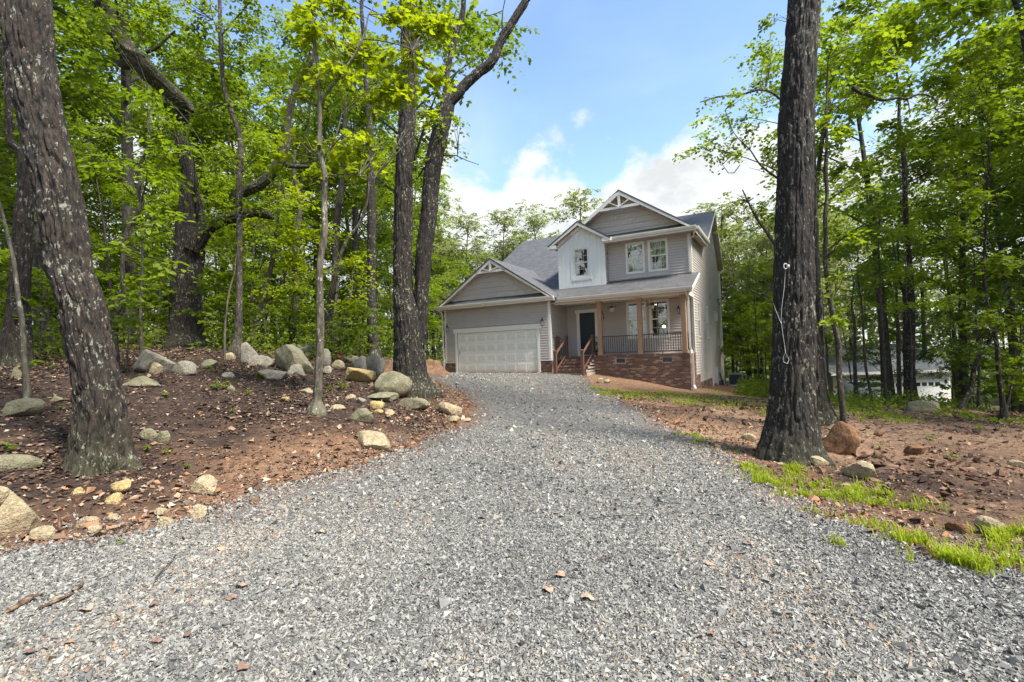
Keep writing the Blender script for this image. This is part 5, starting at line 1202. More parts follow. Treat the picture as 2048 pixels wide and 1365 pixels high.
# far wood edge and undergrowth: uncountable
def leaf_mass(name, P, size, matn, seed, flat=.3):
    gg = np.random.default_rng(seed); n = len(P); V, Fa, k = leaves_np(P, gg.normal(size=(n, 3)) + [0, 0, -.3], np.array([0, 0, 1.0]) + gg.normal(0, .5, (n, 3)), size * gg.uniform(.6, 1.4, n), 'quad')
    tone = np.repeat(np.clip(gg.normal(.45, .22, n), 0, 1), k); return tag(link(name, mesh_np(name, V, [Fa], M[matn], False, {'tone': tone})), kind='stuff')
n = 45000; a = np.radians(g.uniform(-60, 62, n)); d = g.uniform(62, 85, n); x, y = d * np.sin(a), d * np.cos(a); lump = fbm(np.stack([a * 14, d * .1, a * 0], -1), 77, 3)
z = H(x, y) + g.uniform(0, 1, n) ** .9 * (5 + 13 * lump); P = np.stack([x, y, z], -1)
tag(leaf_mass('distant_woods', P, .75, 'leaf_far_haze', 8), 'hazy green mass of distant woods behind everything', 'woods')
def under(n, az0, az1, d0, d1, hh, seed):
    gg = np.random.default_rng(seed); a = np.radians(gg.uniform(az0, az1, n)); d = gg.uniform(d0, d1, n); x, y = d * np.sin(a), d * np.cos(a)
    dens = fbm(np.stack([x * .45, y * .45, x * 0], -1), 55, 3); k = (dens > .46) & ~pip(x, y, hp) & (drive_sd(x, y) < -2); x, y, dens = x[k], y[k], dens[k]
    return np.stack([x, y, H(x, y) + gg.uniform(0, 1, len(x)) ** 1.4 * hh * (.3 + 3 * (dens - .46))], -1)
tag(leaf_mass('undergrowth', np.concatenate([under(52000, -50, -7, 14.5, 36, 1.6, 1), under(26000, 28, 54, 15, 40, .45, 2), under(16000, 22, 30, 22, 36, .8, 3), under(9000, -9, -3, 24, 34, 1.2, 4)]), .10, 'leaf_mid', 9), 'patchy low green undergrowth on the floor of the woods', 'undergrowth')

# ---------------------------------------------------------------- rocks
def ico(sub):
    import bmesh
    bm_ = bmesh.new(); bmesh.ops.create_icosphere(bm_, subdivisions=sub, radius=1.0)
    V = np.array([v.co[:] for v in bm_.verts]); Fa = np.array([[v.index for v in f.verts] for f in bm_.faces]); bm_.free(); return V, Fa
ICO = {s: ico(s) for s in (2, 3, 4)}
def rock_np(sub, seed, cuts=8, rough=.075):
    gg = np.random.default_rng(seed); V, Fa = ICO[sub]; V = V.copy()
    for i in range(cuts):
        n_ = unit(gg.normal(size=3)); n_[2] *= .8; n_ = unit(n_); d = gg.uniform(.46, .80); q = V @ n_ - d; V = V - np.where(q > 0, q * .93, 0)[:, None] * n_
    off = gg.uniform(0, 50, 3); V = V * (1 + (fbm(V * 1.6 + off, 1, 4)[:, None] - .5) * rough * 2.4) * (1 + (fbm(V * 5 + off, 4, 4)[:, None] - .5) * rough * 2.2)
    V -= (V.max(0) + V.min(0)) / 2; V /= (V.max(0) - V.min(0)) / 2; return V, Fa
def rock(x0, x1, y0, y1, mat, label, seed=None, sub=3, lift=0.0, tilt=0, depth=.75, cuts=9, name='boulder', z=None, bury=.30):
    cx = (x0 + x1) / 2; seed = seed or (x0 * 7 + y1 * 13) % 9973; w = x1 - x0; hpx = y1 - y0
    p = ground_at(cx, y1 - 1) if z is None else None
    d = p[1]; W = wid(cx, w, d) ; dep = W * depth; slope = max(0.03, (y1 - 713) / F); hh = max(hpx * d / F - slope * dep * .3, .28 * hpx * d / F, .04)
    V, Fa = rock_np(sub, seed, cuts); tot = hh * (1 + bury)
    V = V * np.array([W / 2, dep / 2, tot / 2]); V[:, 2] += tot / 2 - hh * bury
    r = ray(cx, y1); dirv = np.array([r[0], r[1]]) / math.hypot(r[0], r[1]); c = p[:2] + dirv * dep * .42; a = math.atan2(-dirv[0], dirv[1])
    me = mesh_np(name, V, [Fa], M[mat], True); o = link(name, me); o.location = (c[0], c[1], min(p[2], Hs(c[0], c[1])) + lift if lift == 0 else p[2] + lift); o.rotation_euler = (math.radians(tilt) * .4, math.radians(tilt), a)
    try: me.set_sharp_from_angle(angle=math.radians(34))
    except Exception: pass
    return tag(o, label, 'boulder' if name == 'boulder' else 'rock')
rock(477, 523, 685, 734, 'rock_grey', 'upright grey boulder at the left end of the boulder heap', sub=4)
rock(511, 553, 711, 737, 'rock_grey', 'pointed wedge of grey rock between the upright boulder and the big split one')
rock(540, 628, 689, 749, 'rock_moss', 'biggest sloping greenish boulder of the heap with a yellow broken face', sub=4, tilt=14)
rock(572, 611, 729, 754, 'rock_grey', 'rounded grey boulder lying before the biggest sloping one')
rock(514, 578, 739, 759, 'rock_grey', 'flat pale slab on the mulch before the pointed wedge', depth=1.1)
rock(589, 622, 689, 717, 'rock_grey', 'grey boulder peeping out behind the biggest sloping one, left of the young maple')
rock(605, 636, 684, 712, 'rock_grey', 'highest grey boulder of the heap touching the young maple trunk', tilt=10)
rock(640, 663, 698, 734, 'rock_grey', 'pale grey boulder just right of the young maple trunk')
rock(671, 695, 706, 720, 'rock_rust', 'rust coloured stone on top of the heap right of the young maple')
rock(663, 691, 721, 743, 'rock_tan', 'tan blocky stone below the rust coloured one')
rock(690, 722, 712, 728, 'rock_grey', 'low grey stone half sunk in red dirt behind the tan one')
rock(706, 737, 713, 740, 'rock_grey', 'grey rock leaning on the large round boulder left of the twin-stemmed oak')
rock(732, 774, 708, 760, 'rock_grey', 'large rounded grey boulder just left of the twin-stemmed oak', sub=4)
rock(688, 754, 738, 768, 'rock_yellow', 'long yellow boulder lying on the mulch left of the twin-stemmed oak', tilt=6, sub=4)
rock(731, 801, 785, 806, 'rock_moss', 'flat tan slab under the mossy boulder at the foot of the twin-stemmed oak', depth=1.0)
rock(748, 828, 750, 798, 'rock_moss', 'big mossy boulder resting on a slab at the foot of the twin-stemmed oak', sub=4, tilt=-4, lift=.08, seed=61, cuts=5)
rock(796, 860, 795, 821, 'rock_moss', 'olive mossy boulder before the foot of the twin-stemmed oak', tilt=8)
rock(872, 922, 806, 833, 'rock_tan', 'long tan rock sunk in the bank at the gravel edge', tilt=16)
rock(896, 919, 833, 846, 'rock_tan', 'small flat tan rock on the gravel edge below the long one', name='rock')
rock(922, 942, 838, 846, 'rock_tan', 'small flat tan rock nearest the gravel at the bend', name='rock')
rock(738, 771, 803, 823, 'rock_yellow', 'small yellow boulder below the flat tan slab')
rock(746, 767, 820, 831, 'rock_yellow', 'small flat yellow stone under the small yellow boulder', name='rock')
rock(768, 790, 820, 832, 'rock_tan', 'flat pale stone right of the small flat yellow one', name='rock')
rock(697, 750, 818, 848, 'rock_moss', 'peaked mossy tan boulder alone on the bank right of the young maple', sub=4)
rock(706, 784, 864, 900, 'rock_tan', 'tan rock half buried in the orange bank, pointing to the gravel', tilt=20, depth=1.1)
rock(646, 664, 733, 749, 'rock_grey', 'small grey stone just right of the young maple stem', name='rock')
rock(690, 713, 789, 801, 'rock_tan', 'small tan stone left of the flat tan slab', name='rock')
rock(713, 736, 795, 807, 'rock_grey', 'small grey stone touching the flat tan slab', name='rock')
rock(657, 692, 810, 821, 'rock_tan', 'long pale flat stone just right of the foot of the young maple', name='rock', depth=.6)
rock(648, 660, 809, 817, 'rock_tan', 'small pale stone between the young maple and the long flat one', name='rock')
rock(598, 628, 777, 790, 'rock_tan', 'flat pale stone left of the young maple stem', name='rock')
rock(560, 580, 795, 804, 'rock_yellow', 'small yellowish stone in dark mulch left of the young maple foot', name='rock')
rock(398, 437, 719, 740, 'rock_moss', 'rounded mossy boulder between the pale boulder and the upright grey one')
rock(442, 472, 745, 757, 'rock_grey', 'flat pale stone below the upright grey boulder', name='rock', depth=1.0)
rock(452, 472, 772, 788, 'rock_moss', 'small mossy stone among seedlings in the mulch', name='rock')
rock(446, 472, 706, 722, 'rock_tan', 'low tan stone behind the seedlings left of the upright boulder', name='rock')
rock(263, 356, 703, 748, 'rock_grey', 'long low grey boulder sloping right, behind the small pale one', sub=4, tilt=14)
rock(298, 327, 725, 750, 'rock_tan', 'small pale boulder leaning on the long low grey one')
rock(342, 396, 722, 752, 'rock_grey', 'pale angular boulder right of the long low grey one', sub=4)
rock(243, 325, 752, 777, 'rock_moss', 'flat tan mossy slab below the long low grey boulder', depth=.9)
rock(0, 92, 797, 836, 'rock_moss', 'wide flat mossy slab at the left edge behind the leaning oak', depth=.8)
rock(97, 128, 793, 806, 'rock_moss', 'small flat mossy stone right of the wide flat slab', name='rock')
rock(22, 44, 735, 760, 'rock_moss', 'mossy stone at the foot of the gnarled left edge trunk', name='rock')
rock(280, 322, 857, 884, 'rock_moss', 'mossy flat rock beside the leaning oak, near black soil', tilt=-6)
rock(314, 341, 863, 888, 'rock_moss', 'small mossy rock touching the flat one beside the leaning oak', name='rock')
rock(378, 430, 952, 992, 'rock_tan', 'tan wedge boulder on the dirt bank above the gravel', sub=4, tilt=12)
rock(220, 263, 967, 991, 'rock_yellow', 'upper of two stacked yellow-tan stones below the leaning oak', name='rock', lift=.03)
rock(209, 248, 988, 1008, 'rock_yellow', 'lower of two stacked yellow-tan stones below the leaning oak', name='rock')
rock(140, 171, 976, 992, 'rock_yellow', 'small flat yellow stone left of the two stacked ones', name='rock')
rock(-12, 86, 982, 1072, 'rock_tan', 'large cracked tan boulder cut by the left edge near the gravel', sub=4, cuts=7)
rock(-20, 26, 972, 1012, 'rock_tan', 'tan boulder behind the large cracked one at the left edge')
rock(58, 111, 1053, 1084, 'rock_tan', 'pale flat stone just right of the large cracked boulder', name='rock', sub=4)
rock(150, 202, 1034, 1057, 'rock_tan', 'pale flat stone, left of two at the gravel edge below the leaning oak', name='rock')
rock(175, 206, 1051, 1071, 'rock_tan', 'pale stone touching the gravel under the flat one', name='rock')
rock(312, 347, 1035, 1058, 'rock_tan', 'pale pentagonal stone at the very edge of the gravel', name='rock')
rock(383, 421, 1009, 1042, 'rock_tan', 'tan elongated stone on the bank edge right of the pentagonal one', name='rock', tilt=-18)
rock(497, 523, 998, 1014, 'rock_rust', 'small orange-tan stone on the gravel edge', name='rock')
rock(306, 340, 1016, 1034, 'rock_tan', 'flat pale stone just above the pentagonal one', name='rock')
rock(211, 242, 1029, 1044, 'rock_tan', 'small reddish tan stone between the stacked pair and the gravel', name='rock')
rock(1634, 1719, 842, 910, 'rock_rust', 'large rust-orange boulder right of the massive trunk', sub=4, tilt=4, cuts=12, seed=4242)
rock(1631, 1662, 831, 852, 'rock_moss', 'small dark mossy boulder behind the rust-orange one')
rock(1612, 1659, 913, 934, 'rock_tan', 'tan pointed stone at the right foot of the massive trunk', name='rock')
rock(1683, 1756, 922, 960, 'rock_tan', 'flat-topped tan boulder on red clay below the rust-orange one', sub=4)
rock(1483, 1514, 868, 884, 'rock_tan', 'tan stone on the gravel edge left of the massive trunk', name='rock')
rock(1562, 1577, 914, 924, 'rock_tan', 'small stone at the front foot of the massive trunk', name='rock')
rock(1808, 1856, 890, 912, 'rock_rust', 'flat reddish stone in the clay right of the rust-orange boulder', name='rock', depth=1)
rock(1943, 2016, 1034, 1072, 'rock_tan', 'long tan rock behind the grass at the lower right edge', tilt=12, name='rock')
rock(1886, 1936, 1040, 1066, 'rock_rust', 'buried orange-tan rock left of the long one behind the grass', tilt=14, name='rock')
rock(2014, 2050, 921, 935, 'rock_tan', 'pale flat stone at the right edge on dark clay', name='rock')
rock(1811, 1880, 803, 827, 'rock_moss', 'low mossy boulder before the large dark trunk on the right', depth=.9)
rock(1744, 1770, 862, 874, 'rock_rust', 'small low reddish stone right of the grass strip', name='rock')
rock(1192, 1208, 757, 768, 'rock_tan', 'small tan stone by the gravel below the porch brickwork', name='rock')
rock(1208, 1222, 760, 768, 'rock_tan', 'smaller tan stone right of its neighbour below the porch brickwork', name='rock')
rock(88, 134, 1193, 1216, 'rock_tan', 'squarish tan stone lying on the open gravel in the lower left', name='rock')

# ---------------------------------------------------------------- small scattered stuff
def inside_view(x, y, mrg=1.25): return (np.abs(x) < (y + .4) * mrg) & (y > 1.2)
def stones(name, n_try, d0, d1, size, seed, mat, region, tet=False):
    gg = np.random.default_rng(seed); y = np.sqrt(gg.uniform(d0 * d0, d1 * d1, n_try)); x = y * gg.uniform(-1.15, 1.15, n_try); x, y = region(x, y, gg)
    n = len(x); V0 = np.array([(1, 0, 0), (-1, 0, 0), (0, 1, 0), (0, -1, 0), (0, 0, 1), (0, 0, -1)], float)
    F0 = np.array([(0, 2, 4), (2, 1, 4), (1, 3, 4), (3, 0, 4), (2, 0, 5), (1, 2, 5), (3, 1, 5), (0, 3, 5)])
    if tet: V0 = np.array([(1, .2, -.5), (-.8, .7, -.4), (-.3, -1, -.4), (.1, .1, 1)]) * 1.15; F0 = np.array([(0, 2, 1), (0, 1, 3), (1, 2, 3), (2, 0, 3)])
    nv = len(V0); S = size * gg.lognormal(0, .38, n); V = V0[None] * gg.uniform(.55, 1.25, (n, nv, 1)) + gg.normal(0, .22, (n, nv, 3))
    V = V * np.stack([S * gg.uniform(.8, 1.3, n), S * gg.uniform(.55, .95, n), S * gg.uniform(.3, .7, n)], -1)[:, None]
    q = unit(gg.normal(size=(n, 4)) * [.35, .35, 1, 1]); ax, ay, az, aw = q.T
    R_ = np.stack([1 - 2 * (ay ** 2 + az ** 2), 2 * (ax * ay - az * aw), 2 * (ax * az + ay * aw), 2 * (ax * ay + az * aw), 1 - 2 * (ax ** 2 + az ** 2), 2 * (ay * az - ax * aw), 2 * (ax * az - ay * aw), 2 * (ay * az + ax * aw), 1 - 2 * (ax ** 2 + ay ** 2)], -1).reshape(n, 3, 3)
    V = np.einsum('nij,nkj->nki', R_, V); on = driveZ(x, y); off = H(x, y) + .006; s = drive_sd(x, y); z = np.where(s > 0, on, off)
    V = V + np.stack([x, y, z + S * gg.uniform(-.05, .4, n)], -1)[:, None]; k = len(V0)
    Fa = (np.arange(n)[:, None, None] * k + F0[None]).reshape(-1, 3); tone = np.repeat(np.clip(gg.uniform(0, 1, n) + (fbm(np.stack([x * .6, y * .6, x * 0], -1), 88, 4) - .5) * .5 + (fbm(np.stack([x * 1.7, y * .13, x * 0], -1), 89, 2) - .5) * .35, 0, 1), k)
    return tag(link(name, mesh_np(name, V.reshape(-1, 3), [Fa], M[mat], False, {'tone': tone})), kind='stuff')
def on_drive(lo, dens_near=None):
    def f(x, y, gg):
        s = drive_sd(x, y) + (fbm(np.stack([x * 2.2, y * 2.2, x * 0], -1), 31, 4) - .5) * .8; k = (s > lo) | ((s > lo - .7) & (gg.random(len(x)) < .10 + .4 * np.clip((s - lo + .7), 0, 1) ** 2))
        k &= ~pip(x, y, hp_in); return x[k], y[k]
    return f
hp_in = [tuple(hw(u, v, 0)[:2]) for u, v in ((-.9, -.03), (5.7, -.03), (5.9, -.9), (7.8, -.9), (7.8, .4), (12, .4), (12, 12), (-.9, 12))]
stones('gravel', 175000, 1.9, 4.4, .0092, 11, 'gravel', on_drive(.0), tet=True)
stones('gravel', 105000, 4.4, 9, .0135, 12, 'gravel', on_drive(.0), tet=True)
stones('gravel', 75000, 9, 26, .021, 13, 'gravel', on_drive(.0), tet=True)
def off_drive(cond):
    def f(x, y, gg):
        s = drive_sd(x, y); k = (s < .05) & cond(x, y, s, gg) & ~pip(x, y, hp_in); return x[k], y[k]
    return f
stones('clay_crumbs', 70000, 2.2, 13, .014, 14, 'chips', off_drive(lambda x, y, s, gg: gg.random(len(x)) < np.clip(1.05 + s / 1.5, np.where(x < 0, .03, .14), 1)), tet=True)
stones('pebbles', 5200, 2.2, 12, .034, 15, 'chips', off_drive(lambda x, y, s, gg: gg.random(len(x)) < np.clip(1.1 + s / 1.6, .08, 1)))
stones('soil_clods', 16000, 3, 14, .045, 16, 'clod', off_drive(lambda x, y, s, gg: (x > .5) & (gg.random(len(x)) < 1.6 * (fbm(np.stack([x * 1.1, y * 1.1, x * 0], -1), 92, 3) - .42))))
def litter(name, n, cond, size, seed, mat='litter'):
    gg = np.random.default_rng(seed); y = np.sqrt(gg.uniform(4, 17 ** 2, n)); x = y * gg.uniform(-1.15, 1.15, n); s = drive_sd(x, y); k = (s < -.05) & cond(x, y, s, gg) & ~pip(x, y, hp_in); x, y = x[k], y[k]; n = len(x)
    P = np.stack([x, y, H(x, y) + gg.uniform(.004, .028, n)], -1); D = np.stack([gg.normal(size=n), gg.normal(size=n), gg.normal(0, .22, n)], -1); Nn = np.array([0, 0, 1.0]) + gg.normal(0, .35, (n, 3))
    V, Fa, kk = leaves_np(P, D, Nn, size * gg.lognormal(-.1, .45, n), 'quad'); tone = np.repeat(np.clip(gg.beta(1.6, 1.9, n), 0, 1), kk)
    return tag(link(name, mesh_np(name, V, [Fa], M[mat], False, {'tone': tone})), kind='stuff')
litter('leaf_litter', 260000, lambda x, y, s, gg: (gg.random(len(x)) < np.where(x < 0, .62, .22) * np.clip((fbm(np.stack([x * 1.1, y * 1.1, x * 0], -1), 91, 3) - .33) * 4.2, .4, 1.5)), .045, 21)
# twigs on the ground
gg = np.random.default_rng(31); tw = TubeSet()
for i in range(420):
    y = math.sqrt(gg.uniform(5, 150)); x = y * gg.uniform(-1.1, 1.1); s = float(drive_sd(np.array([x]), np.array([y]))[0])
    if s > 0 and gg.random() < .96: continue
    z = (float(driveZ(np.array([x]), np.array([y]))[0]) if s > 0 else Hs(x, y)) + .02; a = gg.uniform(0, 6.28); l = gg.uniform(.06, .32); dx, dy = math.cos(a) * l, math.sin(a) * l
    V, Q = tube_np([(x - dx, y - dy, z), (x + gg.normal(0, .02), y + gg.normal(0, .02), z + .015), (x + dx, y + dy, z)], [.004, .005, .002], 4); tw.add(V, Q)
tag(link('fallen_twigs', tw.mesh('fallen_twigs', M['bark_grey'])), 'small broken twigs lying about on gravel and mulch', 'twigs', kind='stuff')

# grass
def px_poly(P): return [tuple(ground_at(x, y)[:2]) for x, y in P]
GR_P = {
 'strip of bright grass between the gravel and the porch brickwork': ([(1182, 776), (1240, 782), (1330, 786), (1430, 797), (1535, 812), (1535, 832), (1440, 822), (1330, 806), (1240, 798), (1195, 789)], .09, 9000),
 'strip of grass on red ground right of the massive trunk': ([(1655, 806), (1700, 812), (1760, 822), (1840, 838), (1832, 846), (1740, 842), (1670, 828)], .09, 5200),
 'thin grass beside the air conditioners': ([(1400, 778), (1470, 786), (1532, 790), (1532, 800), (1440, 792)], .07, 3500),
 'tuft of grass on the gravel edge left of the massive trunk': ([(1372, 874), (1400, 868), (1440, 880), (1474, 896), (1440, 906), (1400, 892)], .09, 900),
 'long ragged patch of bright grass below the massive trunk': ([(1482, 945), (1500, 935), (1560, 940), (1620, 955), (1700, 968), (1780, 985), (1866, 1002), (1850, 1022), (1760, 1022), (1690, 1008), (1640, 1000), (1560, 978), (1510, 972)], .12, 5200),
 'wide patch of bright grass at the lower right corner': ([(1770, 1092), (1830, 1084), (1900, 1088), (1960, 1070), (2010, 1062), (2075, 1060), (2075, 1150), (2000, 1142), (1900, 1122), (1820, 1112)], .13, 6500),
 'small tuft of grass alone on the lower right gravel': ([(1650, 1095), (1690, 1088), (1722, 1102), (1700, 1120), (1662, 1114)], .10, 420),
 'sparse grass patch between the long patch and the corner patch': ([(1560, 985), (1640, 1010), (1760, 1040), (1850, 1060), (1800, 1075), (1690, 1050), (1590, 1020)], .08, 700),
 'grass by the left corner of the garage': ([(862, 738), (888, 736), (890, 748), (872, 748)], .12, 900)}
for i, (lb, (poly, hgt, n)) in enumerate(GR_P.items()):
    W_ = px_poly(poly); gg = np.random.default_rng(60 + i); A = np.array(W_); lo, hi = A.min(0) - .15, A.max(0) + .15; x = gg.uniform(lo[0], hi[0], n * 6); y = gg.uniform(lo[1], hi[1], n * 6)
    sd2 = pdist(x, y, W_); sd2 = np.where(pip(x, y, W_), sd2, -sd2) - .05; nn = fbm(np.stack([x * 3.2, y * 3.2, x * 0], -1), 70, 3); tf = fbm(np.stack([x * 11, y * 11, x * 0], -1), 71, 2); k = (sd2 + (nn - .5) * .9 + (gg.random(len(x)) < .12) * gg.random(len(x)) * .5 > 0) & (gg.random(len(x)) < np.clip((nn - .38) * 3.2, .03, 1) * np.clip((tf - .44) * 6, 0.02, 1)); x, y = x[k][:n], y[k][:n]; m_ = len(x)
    z = np.where(drive_sd(x, y) > 0, driveZ(x, y), H(x, y)) - .01; a = gg.uniform(0, 6.28, m_); hh = hgt * .8 * gg.uniform(.3, 1.4, m_); w = .0035 + .0035 * gg.random(m_); ln = gg.uniform(.15, .9, m_)
    w = w * (1 + np.clip((y - 6) / 8, 0, 1.5)); b = np.stack([x, y, z], -1); sdv_ = np.stack([-np.sin(a), np.cos(a), a * 0], -1) * w[:, None]; fo = np.stack([np.cos(a), np.sin(a), a * 0], -1)
    mid = b + fo * (hh * ln * .35)[:, None] + np.array([0, 0, 1.0]) * (hh * .6)[:, None]; tip = b + fo * (hh * ln)[:, None] + np.array([0, 0, 1.0]) * (hh * (1 - .25 * ln))[:, None]
    V = np.stack([b - sdv_, b + sdv_, mid + sdv_ * .7, mid - sdv_ * .7, tip], 1).reshape(-1, 3); o5 = np.arange(m_)[:, None] * 5
    tone = np.repeat(gg.uniform(.1, .9, m_), 5); tag(link('grass', mesh_np('grass', V, [o5 + [[0, 1, 2, 3]], o5 + [[3, 2, 4]]], M['grass'], False, {'tone': tone})), lb, 'grass', kind='stuff')

# seedlings in the mulch
for i, (px, py, w) in enumerate([(450, 780, 36), (512, 762, 34), (428, 780, 20), (498, 790, 18), (464, 826, 16), (550, 782, 14), (440, 697, 30), (330, 795, 22), (350, 660, 1), (420, 745, 22), (375, 708, 1), (684, 782, 30), (662, 786, 22), (295, 905, 24), (338, 908, 26), (375, 938, 18), (10, 905, 40), (75, 735, 44), (55, 742, 36), (118, 822, 24), (105, 740, 22), (235, 935, 18), (390, 700, 26), (1625, 838, 1), (1760, 900, 18), (1860, 880, 24), (1905, 920, 26), (1708, 832, 24), (1745, 838, 30), (1960, 862, 26), (760, 712, 34), (700, 700, 40), (540, 700, 22), (300, 738, 18)]):
    if w < 5: continue
    p = ground_at(px, py); s = wid(px, w, p[1]); root = thing('seedling', 'low bright green seedling growing among mulch and litter', 'seedling', tuple(p), group='seedlings on the forest floor'); gg = np.random.default_rng(500 + i)
    nst = 4; ts = TubeSet(); Vs = []; Fs = []; Ts = []; off = 0
    for q in range(nst):
        a = gg.uniform(0, 6.28); e = np.array([math.cos(a), math.sin(a), 0]) * s * gg.uniform(.12, .4) + [0, 0, s * gg.uniform(.3, .75)]; V, Q = tube_np([(0, 0, -.02), e * .5 + [0, 0, .02], e], [.004, .003, .002], 4); ts.add(V, Q)
        k = 6; al = gg.uniform(0, 6.28, k); D = np.stack([np.cos(al), np.sin(al), gg.normal(-.1, .2, k)], -1); V, Fa, kk = leaves_np(np.repeat(e[None], k, 0) - [0, 0, 1] * gg.uniform(0, .15, (k, 1)) * s, D, np.array([0, 0, 1.0]) + gg.normal(0, .25, (k, 3)), s * gg.uniform(.22, .42, k), 'oval'); Vs.append(V); Fs.append(Fa + off); Ts.append(np.repeat(gg.uniform(.2, 1, k), kk)); off += len(V)
    link('stem', ts.mesh('stem', M['bark_smooth']), root); link('leaves', mesh_np('leaves', np.concatenate(Vs), [np.concatenate(Fs)], M['leaf_young'], False, {'tone': np.concatenate(Ts)}), root)
# leafy bushes
for (px, py, w, lb) in ((1748, 806, 70, 'low leafy bush before the white tank and slim stems'), (1758, 838, 44, 'small bush at the edge of the grass strip on the right'), (705, 706, 90, 'pale leafy bush behind the boulder heap, left of the tall straight trunk')):
    p = ground_at(px, py); r_ = put(BSH, px, p[0], p[1], wid(px, w, p[1]) / 1.9, 1.0, 'bush', lb, 'bush', None, 1)

# dead leaves, bark strips, log
def dead_leaf(px, py, w, rot, lb, mat='deadleaf'):
    p = ground_at(px, py); s = wid(px, w * .82, p[1]); n = 9; out_ = [(0, -.5), (.18, -.42), (.34, -.2), (.28, -.02), (.46, .14), (.26, .22), (.20, .40), (0, .55), (-.2, .38), (-.3, .2), (-.45, .1), (-.28, -.04), (-.36, -.22), (-.16, -.42)]
    V = [(0, 0, .05)] + [(x, y, .16 * abs(x) + .10 * math.sin(7 * y + px)) for x, y in out_]; m_ = len(out_); Fa = [(0, i + 1, (i + 1) % m_ + 1) for i in range(m_)]
    V = np.array(V) * s; o = MB().add(V, Fa).build('dead_leaf', M[mat]); zz = float(driveZ(np.array([p[0]]), np.array([p[1]]))[0]) if drive_sd(np.array([p[0]]), np.array([p[1]]))[0] > 0 else p[2]
    o.location = (p[0], p[1], zz + .018); o.rotation_euler = (random.uniform(-.25, .25), random.uniform(-.25, .25), rot); tag(o, lb, 'leaf', 'dead leaves on the gravel')
for a_ in [(172, 1238, 46, 1.2, 'large curled brown oak leaf on the lower left gravel', 'deadleaf2'), (306, 1228, 26, .4, 'upright folded brown leaf right of the large curled one'), (62, 1325, 44, 1.9, 'dark brown leaf near the lower left corner'), (484, 1187, 34, 1.5, 'pale narrow leaf on the left gravel beyond the folded one', 'deadleaf2'), (532, 1194, 16, .2, 'tiny pale leaf right of the narrow one', 'deadleaf2'),
           (462, 1213, 26, 2.2, 'faded leaf just below the pale narrow leaf'), (1096, 1196, 34, .5, 'curled pale leaf at the middle of the near gravel', 'deadleaf2'), (1176, 1212, 36, 1.4, 'flat pinkish leaf right of the curled pale one', 'deadleaf2'), (1122, 1165, 34, 2.5, 'pale leaf beyond the curled one in mid gravel', 'deadleaf2'), (488, 1352, 40, 1.0, 'orange brown leaf at the bottom edge left of centre'),
           (314, 1303, 34, 2.0, 'reddish dark leaf on the lower left gravel'), (374, 1290, 30, .8, 'small reddish leaf right of the dark one'), (1424, 1284, 24, .3, 'small brown leaf on the lower right gravel'), (637, 1077, 30, 1.5, 'pale leaf on the gravel below the bank', 'deadleaf2'), (442, 1108, 28, .6, 'pale pinkish leaf near the green one', 'deadleaf2'), (1494, 1100, 18, .9, 'small orange leaf left of the grass tuft'), (850, 1170, 14, .9, 'tiny orange leaf left of centre on the gravel'), (178, 1360, 30, .3, 'brown leaf at the bottom edge near the left corner')]: dead_leaf(*a_)
p = ground_at(229, 1097); V, Fa, k = leaves_np(np.array([[0, 0, .02]]), np.array([[1, .4, .1]]), np.array([[0, -.2, 1.0]]), np.array([.07]), 'oval'); o = link('green_leaf', mesh_np('green_leaf', V, [Fa], M['leaf_young'], False, {'tone': np.full(len(V), .6)})); o.location = tuple(p + [0, 0, .02]); tag(o, 'single fresh green leaf lying on the gravel at left', 'leaf')
for i, (x0, y0, x1, y1, lb) in enumerate([(5, 1248, 64, 1216, 'long brown bark strip, lowest of the lower left pile'), (36, 1222, 86, 1206, 'pale bark strip touching the squarish stone from the left'), (80, 1236, 150, 1204, 'brown bark strip running out right under the squarish stone'), (145, 1200, 165, 1186, 'small orange bark chip beyond the squarish stone'), (1190, 1138, 1236, 1128, 'thin dark stick on the gravel right of centre'), (118, 1062, 132, 1020, 'short broken pale stick standing from the dirt below the leaning oak')]):
    a = ground_at(x0, y0); b = ground_at(x1, y1); n = 6; P = np.array([a + (b - a) * t for t in np.linspace(0, 1, n)]); P[:, 2] = [max(float(driveZ(np.array([q[0]]), np.array([q[1]]))[0]), Hs(q[0], q[1])) + .018 for q in P]
    if i == 5: P = np.array([a + [0, 0, .0], a + [-.01, .02, .06], a + [-.03, .03, .13]]); n = 3
    V, Q = tube_np(P, np.array([.006] + [.02 - .003 * (i % 3)] * (n - 2) + [.005]) * (.35 if i == 4 else 1), 6); V = (V - P.mean(0)); V[:, 2] *= .55 if i != 5 else 1; o = link('bark_strip', mesh_np('bark_strip', V, [Q], M['deadwood'], True)); o.location = tuple(P.mean(0)); tag(o, lb, 'bark strip')
free_tube('mossy_log', 'mossy log lying at the left edge before the leaning oak', 'log', [(-30, 925, 40), (0, 932, 42), (30, 935, 38), (60, 934, 30), (84, 930, 18)], 5.15, 'bark_oak', 24, .04, .008) if False else None
a = ground_at(-30, 942); b = ground_at(86, 936); P = [a + (b - a) * t + [0, 0, .05] for t in (0, .3, .6, .85, 1)]; c = np.mean(P, 0); V, Q = bark_tube(np.array(P) - c, [.10, .11, .10, .07, .03], 24, .04, .01, 5); o = link('mossy_log', mesh_np('mossy_log', V, [Q], M['rock_moss'], True)); o.location = tuple(c); tag(o, 'mossy log lying at the left edge before the leaning oak', 'log')

